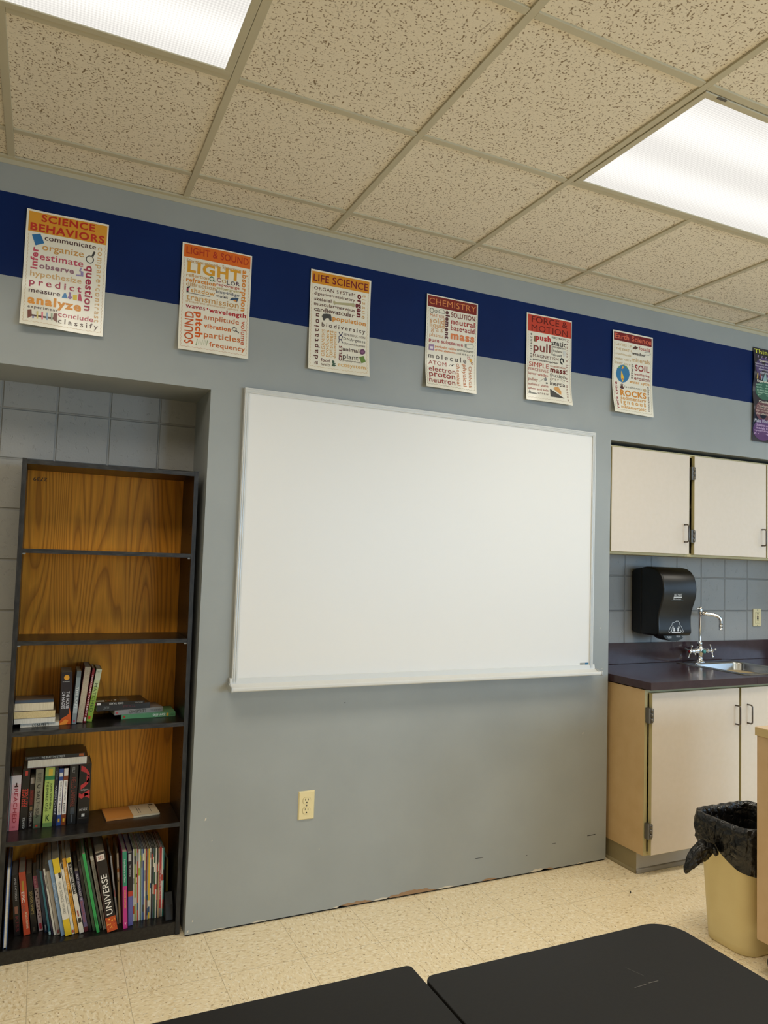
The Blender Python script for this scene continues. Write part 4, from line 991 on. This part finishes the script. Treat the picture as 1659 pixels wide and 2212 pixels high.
stand(5, 'olive yellow thin book set back at the right end', .6975, .0085, .184, .168, -1.6, '7C7030', ((.1, .9, '8C803C', .2, .8),), (('Science', .15, .4, .3, .7, '4A4420', 0, 'd'),), d=.10, group=G5)
e = MB(); e.prism([(.050, 0), (.130, 0), (.130, .075), (.105, .085), (.070, .050)], 'x', .6800, .7105, RUBBER)
tag(e.build('bookend', loc=(0, 0, SH[5]), bevel=.003), 'black wedge-shaped bookend in the right corner of the bottom shelf', 'bookend')

# ================================================================== cupboards
def pull(parent, x, y, z, L=.092, horiz=False, proj=.030):
    # U-shaped wire pull standing off a door face at y
    r = .0038; k = []
    for i in range(5): a = R(90*i/4); k.append((proj-.010+.010*math.sin(a), L/2-.010+.010*math.cos(a)))
    p = [(0, L/2)] + k + [(q[0], -q[1]) for q in k[::-1]] + [(0, -L/2)]
    b = MB(); b.tube([(x, y-a, z+c) for a, c in p], r, DARKMET, 10); return b.build('pull_handle', parent)
def hinge(parent, x, y, z, h=.070, flip=1):
    b = MB(); b.box(x-.012, x+.002*flip+.004, y-.0035, y+.018, z-h/2, z+h/2, HINGE)
    for k in (-1, 0, 1): b.tube([(x+.007, y-.004, z+k*h/3-h/7.2), (x+.007, y-.004, z+k*h/3+h/7.2)], .0058, HINGE, 10)
    b.box(x+.010, x+.019, y-.0030, y+.001, z-h/2+.006, z+h/2-.006, HINGE)
    return b.build('hinge', parent)
def door(parent, x0, x1, y, z0, z1, handle_x=None, handle_z=0, hinge_x=None, hinge_zs=(), note=None):
    b = MB(); b.box(x0, x1, y, y+.0195, z0, z1, CABEDGE); b.box(x0+.0012, x1-.0012, y-.0012, y, z0+.0012, z1-.0012, CAB)
    d = b.build('door', parent, bevel=.0008, seg=1)
    if note: lab(d, note)
    if handle_x: pull(d, handle_x, y, handle_z)
    for hz in hinge_zs: hinge(d, hinge_x, y, hz)
    return d
def carcass(parent, x0, x1, y0, y1, z0, z1, side=CABIN):
    b = MB(); t = .018
    b.box(x0, x0+t, y0, y1, z0, z1, side); b.box(x1-t, x1, y0, y1, z0, z1, CABIN)
    b.box(x0+t, x1-t, y0, y1, z0, z0+t, CABEDGE); b.box(x0+t, x1-t, y0, y1, z1-t, z1, CABIN); b.box(x0+t, x1-t, y1-.008, y1, z0+t, z1-t, CABIN)
    b.box(x0+t, x1-t, y0+.05, y1-.01, (z0+z1)/2-.009, (z0+z1)/2+.009, CABIN)
    for x in (x0, x1-t): b.box(x, x+t, y0-.0012, y0, z0, z1, CABEDGE)
    b.box(x0+t, x1-t, y0-.0012, y0, z1-t, z1, CABEDGE)
    return b.build('carcass', parent)
# wall cupboards, set in the recess under the header
UZ0, UZ1, UY = 1.508, 2.066, .026
ua = thing('wall_cupboard', 'beige single-door wall cupboard next to the whiteboard wall, above the towel dispenser', 'cupboard', (2.785, 0, UZ0), group='wall cupboards')
LOC = Vector((2.785, 0, UZ0))
carcass(ua, 0, .548, UY, YB-.003, 0, UZ1-UZ0)
door(ua, .002, .544, UY-.0215, .012, UZ1-UZ0-.010, .508, 1.632-UZ0)
ub = thing('wall_cupboard', 'beige double-door wall cupboard at the right edge, above the faucet', 'cupboard', (3.334, 0, UZ0), group='wall cupboards')
carcass(ub, 0, 1.22, UY, YB-.003, 0, UZ1-UZ0)
door(ub, .031, .598, UY-.0215, .012, UZ1-UZ0-.010, .562, 1.634-UZ0, .020, (1.960-UZ0, 1.620-UZ0))
door(ub, .606, 1.196, UY-.0215, .012, UZ1-UZ0-.010, .640, 1.634-UZ0)
# base cupboards
def base(name_label, x0, x1, side, doors):
    t = thing('base_cupboard', name_label, 'cupboard', (x0, 0, 0), group='base cupboards')
    Z0, Z1, Y0 = .0985, .866, -.222
    carcass(t, 0, x1-x0, Y0, YB-.004, Z0, Z1-.002, side)
    b = MB(); s = .006; b.box(s, x1-x0, Y0+.048, YB-.004, 0, Z0-.001, TOE)
    b.box(s-.0015, s, Y0+.048, YB-.004, 0, Z0-.0015, TOESIDE)
    b.prism([(Y0+.048, 0), (Y0+.040, 0), (Y0+.041, .005), (Y0+.0455, .012), (Y0+.048, .022)], 'x', s, x1-x0, TOE, True)
    b.prism([(s, 0), (s-.006, 0), (s-.0055, .005), (s-.002, .012), (s, .022)], 'y', Y0+.048, YB-.004, TOESIDE, True)
    lab(b.build('toe_kick', t), 'grey vinyl cove-based toe kick')
    for kw in doors: door(t, kw['x'][0]-x0, kw['x'][1]-x0, Y0-.0220, Z0+.006, .852, kw['h']-x0, .720, (kw['hx']-x0) if 'hx' in kw else None, kw.get('hz', ()))
    r = MB(); r.box(.02, x1-x0-.02, Y0-.0015, Y0+.0005, .853, Z1-.003, CABEDGE); r.build('top_rail', t)
    return t
base('beige two-door base cupboard under the sink, left side coloured in warm shade', 2.801, 4.010, CABSIDE,
     [dict(x=(2.826, 3.412), h=3.384, hx=2.816, hz=(.748, .216)), dict(x=(3.424, 4.000), h=3.470)])
base('beige base cupboard at the far right end of the counter', 4.012, 4.612, CABIN, [dict(x=(4.030, 4.596), h=4.07)])
# counter with splashback; the sink sits in a cut-out
CT, CB, CX0, CX1, CY0 = .905, .869, 2.795, 4.614, -.268
SX0, SX1, SY0, SY1 = 3.500, 3.945, -.205, .262
ct = thing('countertop', 'dark plum laminate countertop with splashback, left corner beside the grey wall', 'countertop', (CX0, 0, CB))
b = MB(); q = .012
b.box(CX0, SX0+q, CY0, YB-.001, CB, CT, COUNTER); b.box(SX1-q, CX1, CY0, YB-.001, CB, CT, COUNTER)
b.box(SX0+q, SX1-q, CY0, SY0+q, CB, CT, COUNTER); b.box(SX0+q, SX1-q, SY1-q, YB-.001, CB, CT, COUNTER)
b.v = [(x-CX0, y, z-CB) for x, y, z in b.v]; b.build('worktop', ct, bevel=.0012)
b = MB(); b.box(0, CX1-CX0, YB-.019, YB-.001, CT-CB+.0002, 1.020-CB, COUNTER); b.build('splashback', ct, bevel=.0015)
# sink
sk = thing('sink', 'stainless steel drop-in sink set in the dark counter', 'sink', (SX0, SY0, CT))
w_, d_ = SX1-SX0, SY1-SY0; bw = (.045, w_-.030, .030, d_-.085)
n = 8
loops = []
def loop(x0, x1, y0, y1, r, z): return [(x, y, z) for x, y in rrect(x0, x1, y0, y1, r, n)]
L_ = [loop(0, w_, 0, d_, .018, .0005), loop(.004, w_-.004, .004, d_-.004, .016, .0045), loop(.010, w_-.010, .010, d_-.010, .014, .0035), loop(bw[0]-.004, bw[1]+.004, bw[2]-.004, bw[3]+.004, .052, .0025),
      loop(*bw, .048, -.004), loop(bw[0]+.006, bw[1]-.006, bw[2]+.006, bw[3]-.006, .045, -.13), loop(bw[0]+.03, bw[1]-.03, bw[2]+.03, bw[3]-.03, .03, -.155)]
b = MB(); N = len(L_[0]); vs = [p for l in L_ for p in l]
fs = [(i*N+k, i*N+(k+1) % N, (i+1)*N+(k+1) % N, (i+1)*N+k) for i in range(len(L_)-1) for k in range(N)] + [tuple(range((len(L_)-1)*N, len(L_)*N))]
b.add(vs, fs, STEEL, True); b.build('basin', sk)
b = MB(); b.lathe([(.0, .0), (.040, .0), (.040, .003), (.034, .004), (.028, .0015), (0, .0015)], CHROME, (w_/2, (bw[2]+bw[3])/2, -.1549)); b.build('drain', sk)
# faucet: lab mixing faucet on the ledge
fx, fy, fz = 3.657, .222, CT+.004
fc = thing('faucet', 'chrome gooseneck lab faucet with cross handles behind the sink', 'faucet', (fx, fy, fz))
b = MB(); b.lathe([(.0, 0), (.030, 0), (.030, .004), (.024, .008), (.017, .012), (.015, .030), (.017, .045), (.022, .052), (.022, .078), (.016, .086), (.012, .092), (0, .092)], CHROME)
b.tube([(-.052, -.004, .063), (-.03, -.002, .064), (0, 0, .066), (.03, -.002, .064), (.052, -.004, .063)], [.011, .013, .019, .013, .011], CHROME, 16); b.build('valve_body', fc)
b = MB(); b.lathe([(.0105, 0), (.0105, .012), (0, .013)], mat('teal_index', '4E9C98', .3), (.003, -.021, .062), (.1, -1, .15)); lab(b.build('index_badge', fc), 'small teal round badge')
b = MB(); b.lathe([(.013, .088), (.0135, .112), (.010, .116), (.0088, .122), (.0088, .262), (.012, .268), (.0135, .300), (.011, .312), (.006, .316), (0, .316)], CHROME); b.tube([(-.004, 0, .305), (-.026, .004, .307)], [.007, .004], CHROME, 10); b.build('riser', fc)
sp = [(0, 0, .279)] + [(.03, -.012, .279), (.06, -.024, .275), (.082, -.033, .270)] + [(.082+.032*math.sin(R(a)), -.033-.0128*math.sin(R(a)), .238+.032*math.cos(R(a))) for a in (25, 50, 75, 90)] + [(.1145, -.0460, .224), (.114, -.0460, .210)]
b = MB(); b.tube(sp, [.013, .012, .0115, .011, .0105, .0105, .0105, .0105, .0105, .0105], CHROME, 14); b.lathe([(.0095, .0), (.0125, .002), (.0125, .010), (.0105, .013), (.0105, .024), (.0115, .025), (.0115, .030), (0, .030)], CHROME, (.114, -.046, .216), (0, 0, -1), 18); b.build('spout', fc)
for s, nm in ((-1, 'red'), (1, 'blue')):
    h = MB(); O = Vector((s*.052, -.004, .063)); ax = Vector((s, -.12, -.02)).normalized()
    h.lathe([(.0, 0), (.012, 0), (.013, .006), (.010, .012), (.008, .018), (.010, .030), (.012, .036), (.010, .042), (0, .043)], CHROME, O, ax, 16)
    a = ax.orthogonal().normalized(); c_ = ax.cross(a); cen = O+ax*.033
    for k in range(4):
        th = R(25+90*k); dr = math.cos(th)*a+math.sin(th)*c_
        h.tube([cen+dr*.006, cen+dr*.018, cen+dr*.030, cen+dr*.036, cen+dr*.0385], [.0052, .0042, .0046, .0062, .002], CHROME, 10)
    hd = h.build('cross_handle', fc)
    k = MB(); k.lathe([(.0, 0), (.0075, 0), (.006, .0025), (0, .003)], ink('A02028' if s < 0 else '2050A0', .25), O+ax*.0428, ax, 16); k.build('handle_index', hd)

# paper towel dispenser
DX0, DX1 = 3.205, 3.452
ds = thing('towel_dispenser', 'black paper towel dispenser with curved front on the block wall', 'dispenser', ((DX0+DX1)/2, YB, 1.075))
wd = (DX1-DX0)/2
b = MB(); b.prism([(-.001, .012), (-.001, .345), (-.030, .362), (-.074, .368), (-.074, .0), (-.045, .002)], 'x', -wd+.004, wd-.004, BLKPL); b.build('back_housing', ds, bevel=.006, seg=3)
front = [(-.0755, .369), (-.110, .374), (-.145, .373), (-.178, .366), (-.206, .350), (-.227, .325), (-.239, .292), (-.243, .255), (-.240, .220), (-.231, .190), (-.219, .160), (-.209, .130), (-.204, .100), (-.204, .070), (-.206, .040), (-.208, .018), (-.203, .006), (-.190, .000), (-.0755, .000)]
b = MB(); b.prism(front, 'x', -wd, wd, BLKPL)
cov = b.build('front_cover', ds, bevel=.011, seg=4)
for p in cov.data.polygons: p.use_smooth = True
def fy_at(z):      # depth of the front surface at height z
    for (ya, za), (yb, zb) in zip(front[4:-2], front[5:-1]):
        if zb <= z <= za: return ya+(yb-ya)*(za-z)/(za-zb+1e-9)
    return -.204
g = MB(); Pf = lambda x, z: (x, fy_at(-z)-.0012, -z)
g.text('HILLYARD', (-.046, -.2315, .010, -.2190), Pf, WHITEPR, 1); g.quad(Pf(-.048, -.2165), Pf(.012, -.2165), Pf(.012, -.2095), Pf(-.048, -.2095), WHITEPR)
g.text('Microclear', (-.048, -.2070, .010, -.1980), Pf, WHITEPR, 1)
Pb = lambda x, z: (x, fy_at(-z)-.0007, -z); g.quad(Pb(-.060, -.238), Pb(.030, -.238), Pb(.030, -.192), Pb(-.060, -.192), BLKPL2)
lab(g.build('maker_plate', ds), 'small plate with white lettering')
g = MB(); Pi = lambda x, z, off=0: (x, fy_at(-z)-.0012, -z)
def wl(pts, w=.0022): stroke(g, [(a*.00082+.000, -.026-(b_)*.00060) for a, b_ in pts], w, Pi, 0, WHITEPR)
wl([(-30, 56), (-26, 76), (-8, 80), (8, 92), (28, 92), (38, 80), (40, 60)]); wl([(-30, 56), (-46, 38), (-58, 8), (-62, -2), (-54, -10), (-36, 8), (-26, 40), (-20, 48), (-16, 44), (-22, 30)])
wl([(40, 60), (56, 40), (66, 10), (72, -2), (66, -10), (48, 6), (36, 40), (30, 48), (26, 42), (32, 32)]); wl([(-34, 8), (-34, -8), (48, -8), (48, 4)], .004)
for cx in (-12, 24): g.add([Pi((cx+dx)*.00082+.000, -.026-dz*.00060) for dx, dz in ((-8, 2), (8, 2), (8, 12), (5, 14), (5, 30), (2, 35), (-3, 35), (-6, 30), (-6, 14), (-8, 12))], [tuple(range(10))], WHITEPR)
lab(g.build('hand_icon', ds), 'white outline of two hands pulling a towel')
b = MB(); b.prism([(-.085, -.060), (-.070, -.012), (-.050, .004), (.050, .004), (.070, -.008), (.060, -.018), (.030, -.026), (-.010, -.028), (-.05, -.018), (-.07, -.006)][3:] + [(-.078, .004)], 'y', -.196, -.120, BLKPL2)
b.text('PUSH', (-.050, .000, -.018, .011), lambda x, z: (x, -.1965, -z-.001), WHITEPR, 1); b.text('PUSH', (.020, -.003, .048, .007), lambda x, z: (x, -.1965, -z-.001), WHITEPR, 1)
b.build('push_lever', ds)

# power outlets
def slots(b, cx, cz, y, s=1.):
    for dx, h in ((-.0062, .0078), (.0062, .0066)): b.box(cx+dx*s-.0011, cx+dx*s+.0011, y-.0004, y+.001, cz+.001, cz+.001+h, SLOT)
    b.prism([(cx+.0028*math.cos(R(a)), cz-.0075+.0028*math.sin(R(a))) for a in range(0, 181, 20)] + [(cx-.0028, cz-.0100), (cx+.0028, cz-.0100)], 'y', y-.0004, y+.001, SLOT)
ot = thing('power_outlet', 'cream duplex power outlet low on the grey wall under the whiteboard', 'outlet', (1.208, 0, .379), group='power outlets')
b = MB(); pw, ph = .0345, .114
b.add([(-pw, -.0012, 0), (pw, -.0012, 0), (pw, -.0012, ph), (-pw, -.0012, ph), (-pw+.004, -.006, .004), (pw-.004, -.006, .004), (pw-.004, -.006, ph-.004), (-pw+.004, -.006, ph-.004), (-pw, 0, 0), (pw, 0, 0), (pw, 0, ph), (-pw, 0, ph)],
      [(0, 1, 5, 4), (1, 2, 6, 5), (2, 3, 7, 6), (3, 0, 4, 7), (4, 5, 6, 7), (8, 9, 1, 0), (9, 10, 2, 1), (10, 11, 3, 2), (11, 8, 0, 3)], IVORY); b.build('cover_plate', ot)
for cz in (.0765, .0375):
    r = MB(); pts = [(.0165*math.cos(R(a)), cz+max(-.0125, min(.0125, .0165*math.sin(R(a))))) for a in range(0, 360, 12)]
    r.prism([(x*1.05, cz+(z-cz)*1.05) for x, z in pts], 'y', -.0061, -.0058, mat('ivory_shadow_gap', '8C7C50', .6)); r.prism(pts, 'y', -.0078, -.0055, IVORY); slots(r, 0, cz, -.0078); r.build('receptacle', ot)
b = MB(); b.lathe([(0, 0), (.003, 0), (.003, .001), (0, .0014)], HINGE, (0, -.006, ph/2), (0, -1, 0), 12); b.build('screw', ot)
gf = thing('power_outlet', 'cream rectangular safety outlet with small buttons on the block wall by the faucet', 'outlet', (4.230, YB, 1.100), group='power outlets')
b = MB(); pw = .0355; ph = .110; b.box(-pw, pw, -.006, 0, 0, ph, IVORY); b.build('cover_plate', gf, bevel=.0025)
b = MB(); b.box(-.0175, .0175, -.0063, -.0059, .0195, .0885, mat('ivory_shadow_gap', '8C7C50', .6)); b.box(-.0165, .0165, -.0080, -.0060, .0205, .0875, IVORY); slots(b, 0, .075, -.008); slots(b, 0, .0345, -.008); b.build('receptacle', gf)
for cz, m_ in ((.0585, ink('5A2418', .4)), (.0485, SLOT)):
    b = MB(); b.box(-.0065, .0065, -.0095, -.0081, cz-.0036, cz+.0036, m_); b.build('button', gf, bevel=.0008)
for cz in (.102, .008):
    b = MB(); b.lathe([(0, 0), (.0026, 0), (.0026, .001), (0, .0013)], HINGE, (0, -.006, cz), (0, -1, 0), 12); b.build('screw', gf)

# ================================================================== waste bin
BN0, BN1, BM0, BM1, BH = 2.612, 2.945, -.942, -.676, .475
bn = thing('waste_bin', 'khaki plastic waste bin in front of the base cupboard', 'bin', ((BN0+BN1)/2, (BM0+BM1)/2, 0))
hx_, hy_ = (BN1-BN0)/2, (BM1-BM0)/2
b = MB(); lv = []
for z, s, inset in ((.0, .0, .030), (.004, .0, .026), (.03, .0, .0245), (BH-.03, 0, .004), (BH-.028, 0, -.002), (BH-.004, 0, -.004), (BH, 0, -.002), (BH, 0, .004), (BH-.03, 0, .008), (.02, 0, .030)):
    lv.append([(x, y, z) for x, y in rrect(-hx_+inset, hx_-inset, -hy_+inset, hy_-inset, .062, 7)])
N = len(lv[0]); vs = [p for l in lv for p in l]
b.add(vs, [(i*N+k, i*N+(k+1) % N, (i+1)*N+(k+1) % N, (i+1)*N+k) for i in range(len(lv)-1) for k in range(N)] + [tuple(range(N-1, -1, -1)), tuple(range((len(lv)-1)*N, len(lv)*N))], BINPL, True)
b.build('bin_body', bn)
# liner draped over the rim, knotted on the left face
ln = thing('bin_liner', 'black plastic bag lining the khaki bin, knotted over its rim', 'bin liner', ((BN0+BN1)/2, (BM0+BM1)/2, BH))
NT = 224; base_ = []
ring = rrect(-hx_, hx_, -hy_, hy_, .062, 7)
per = [0]
for i in range(len(ring)): a, c = ring[i], ring[(i+1) % len(ring)]; per.append(per[-1]+math.hypot(a[0]-c[0], a[1]-c[1]))
def at(s):
    s = (s % 1)*per[-1]
    for i in range(len(ring)):
        if per[i] <= s <= per[i+1]:
            t = (s-per[i])/max(per[i+1]-per[i], 1e-9); a, c = ring[i], ring[(i+1) % len(ring)]; return a[0]+(c[0]-a[0])*t, a[1]+(c[1]-a[1])*t
    return ring[0]
KY = .010                                        # knot position along the left face (local y)
sk_ = min((abs(at(i/NT)[1]-KY)+abs(at(i/NT)[0]+hx_)*3, i) for i in range(NT))[1]
rg = random.Random(4); ph_ = [rg.uniform(0, 6) for _ in range(12)]
KZ = -.112                                       # knot height below the rim
rows = [('in', -.24, -.034), ('in', -.16, -.030), ('in', -.08, -.024), ('in', -.030, -.019), ('in', -.008, -.015), ('in', .003, -.010)] + [('rim', .005, -.003), ('rim', .003, .006)] + [('out', i/12, 0) for i in range(1, 13)]
vs = []
for kind, a, off in rows:
    for i in range(NT):
        x, y = at(i/NT); s = ((i-sk_+NT/2) % NT - NT/2)/NT            # signed distance from the knot
        nl = math.hypot(x/hx_, y/hy_); nx, ny = x/hx_**2, y/hy_**2; q = math.hypot(nx, ny); nx, ny = nx/q, ny/q
        drop = .112 + .085*(1-math.exp(-abs(s)/.14)) + .006*math.sin(19*s) if s > 0 else .112 + .05*(1-math.exp(-abs(s)/.04)) + .012*math.sin(11*s)
        wob = .0035*math.sin(2*PI*i/NT*17+ph_[0]+3*a)+.0022*math.sin(2*PI*i/NT*41+ph_[1]+5*a)+.0016*math.sin(2*PI*i/NT*67+ph_[2])
        if kind == 'in': d, z = off+wob*min(.9, .2+3*abs(a)), a
        elif kind == 'rim': d, z = off+wob*.25+.004, a+.0015*math.sin(2*PI*i/NT*23+ph_[3])
        else:
            z = -drop*a
            dk = math.hypot(s*per[-1], z-KZ)+.012; an = math.atan2(z-KZ, s*per[-1])
            pl = .0050*math.sin(an*15+ph_[4])*min(1, dk/.05)*math.exp(-dk/.16)+.0030*math.sin(an*29+ph_[5])*min(1, dk/.06)*math.exp(-dk/.12)
            taper = .026*max(0, -z)/.475
            puff = .012*math.sin(PI*min(1, a*1.15))**.7*(1-.9*math.exp(-(dk/.05)**2))
            d = .010+puff+pl+wob*.45-taper*.75 - .006*a
            d = max(d, .0045-.8*taper)
        vs.append((x+nx*d, y+ny*d, z))
b = MB(); M = len(rows)
b.add(vs, [(j*NT+i, j*NT+(i+1) % NT, (j+1)*NT+(i+1) % NT, (j+1)*NT+i) for j in range(M-1) for i in range(NT)], LINER, True)
b.build('bag', ln)
k = at(sk_/NT); kx, ky = k[0]-.012, k[1]
b = MB(); rg = random.Random(8)
for t_ in range(3):
    b.tube([(kx-.006+.012*math.cos(a+t_*2)*.7, ky+.014*math.sin(a+t_*2), KZ+.010*math.sin(a*1.0+t_*1.3)) for a in [i*2*PI/10 for i in range(10)]], [.0075+.002*math.sin(i*2+t_) for i in range(10)], LINER, 8, True)
b.build('knot', ln)
b = MB(); n1, n2 = 18, 26; vs = []
for i in range(n1+1):
    u = i/n1; cx, cy, cz = kx-.004-.128*u, ky+.022*u, KZ+.010+.004*math.sin(PI*u)-.062*u**1.5
    r1 = .007+.031*math.sin(PI*min(1, u*.80+.04))**1.1; r2 = .006+.014*math.sin(PI*min(1, u*.85+.05))
    if u > .97: r1 *= .72; r2 *= .5
    for j in range(n2):
        a = 2*PI*j/n2; wv = 1+.16*math.sin(5*a+4*u+ph_[6])+.12*math.sin(9*a-7*u+ph_[7])+.05*math.sin(13*u*4+ph_[8]+2*a)
        vs.append((cx+.006*math.sin(a)*u, cy+r2*wv*math.cos(a), cz+r1*wv*math.sin(a)-.004*math.sin(9*u)))
b.add(vs, [(i*n2+j, i*n2+(j+1) % n2, (i+1)*n2+(j+1) % n2, (i+1)*n2+j) for i in range(n1) for j in range(n2)] + [tuple(range(n2-1, -1, -1)), tuple(range(n1*n2, (n1+1)*n2))], LINER, True)
b.build('loose_tail', ln)

# ================================================================== rolling cart at the right edge
ca = thing('rolling_cart', 'tan laminate rolling cart at the right edge, beside the waste bin', 'cart', (2.590, -.982, 0))
CW, CD, CZ0, CZ1 = .80, .62, .116, .872
b = MB()
b.box(.010, .028, -CD, 0, CZ0, CZ1-.032, CART); b.box(CW-.028, CW-.010, -CD, 0, CZ0, CZ1-.032, CART); b.box(.028, CW-.028, -.018, 0, CZ0, CZ1-.032, CART)
b.box(.028, CW-.028, -CD, -.018, CZ0, CZ0+.018, CART); b.box(.028, CW-.028, -CD, -.018, .46, .478, CART); b.build('cabinet_body', ca, bevel=.001)
b = MB(); b.box(.005, CW, -CD-.005, .005, CZ1-.031, CZ1-.0015, TANEDGE); b.box(.006, CW-.001, -CD-.004, .004, CZ1-.0015, CZ1, CARTTOP); b.build('cart_top', ca, bevel=.002)
for x in (.03+.02, CW-.05):
    for y in (-.07, -CD+.06):
        cs = MB(); cs.box(x-.022, x+.022, y-.022, y+.022, CZ0-.006, CZ0-.0005, HINGE); cs.box(x-.017, x-.014, y-.012, y+.030, .030, CZ0-.006, HINGE); cs.box(x+.014, x+.017, y-.012, y+.030, .030, CZ0-.006, HINGE); cc = cs.build('caster', ca)
        wl_ = MB(); wl_.lathe([(.012, -.012), (.034, -.012), (.0385, -.008), (.0385, .008), (.034, .012), (.012, .012)], RUBBER, (x, y+.014, .0386), (1, 0, 0), 28); wl_.build('wheel', cc)

# ================================================================== desks in the foreground
SCUFF = mat('desk_scratch', '5A5650', .6); SCRATCH = (((1.204, -1.802), (1.216, -1.835), .0022), ((1.172, -1.858), (1.200, -1.857), .0014), ((1.207, -1.856), (1.229, -1.857), .0018))
def desk(x0, x1, y0, y1, z, radii, label):
    t = thing('school_desk', label, 'desk', ((x0+x1)/2, (y0+y1)/2, 0), group='black desks'); cx, cy = (x0+x1)/2, (y0+y1)/2
    b = MB(); o = rrect(x0-cx, x1-cx, y0-cy, y1-cy, radii, 10); b.prism(o, 'z', z-.024, z, DESK)
    if label.startswith('black desk on the right'):
        for (px, py), (qx, qy), w__ in SCRATCH:
            b.quad((px-cx, py-cy, z+.0003), (qx-cx, qy-cy, z+.0003), (qx-cx, qy-cy+w__, z+.0003), (px-cx, py-cy+w__, z+.0003), SCUFF)
    dt = b.build('desktop', t, bevel=.002)
    f = MB(); i_ = .05
    f.box(x0-cx+i_, x1-cx-i_, y1-cy-i_-.018, y1-cy-i_, z-.095, z-.0245, RUBBER); f.box(x0-cx+i_, x1-cx-i_, y0-cy+i_, y0-cy+i_+.018, z-.095, z-.0245, RUBBER)
    f.box(x0-cx+i_, x0-cx+i_+.018, y0-cy+i_+.018, y1-cy-i_-.018, z-.095, z-.0245, RUBBER); f.box(x1-cx-i_-.018, x1-cx-i_, y0-cy+i_+.018, y1-cy-i_-.018, z-.095, z-.0245, RUBBER); f.build('apron', t)
    for x in (x0-cx+i_+.02, x1-cx-i_-.02):
        for y in (y0-cy+i_+.02, y1-cy-i_-.02):
            l = MB(); l.tube([(x, y, .018), (x, y, z-.025)], .016, DARKMET, 14); lg = l.build('leg', t)
            q = MB(); q.lathe([(0, 0), (.018, 0), (.020, .004), (.019, .018), (0, .019)], RUBBER, (x, y, 0)); q.build('foot', lg)
    return t
DZ = .700
desk(.228, .8345, -2.10, -1.6435, DZ, [.010, .010, .02, .02], 'black desk on the left of the foreground pair, its square right corner touching the other')
desk(.8385, 1.4215, -2.14, -1.687, DZ, [.062, .020, .03, .03], 'black desk on the right of the foreground pair, with a large rounded far corner')
# small black speck of litter on the floor
b = MB(); b.tube([(0, 0, .0025), (.012, .008, .003), (.022, .022, .0022)], [.001, .0025, .001], RUBBER, 6)
tag(b.build('litter', loc=(2.62, -.33, 0)), 'tiny black scrap lying on the floor tiles near the toe kick', 'scrap')

bpy.data.objects.remove(_fo)
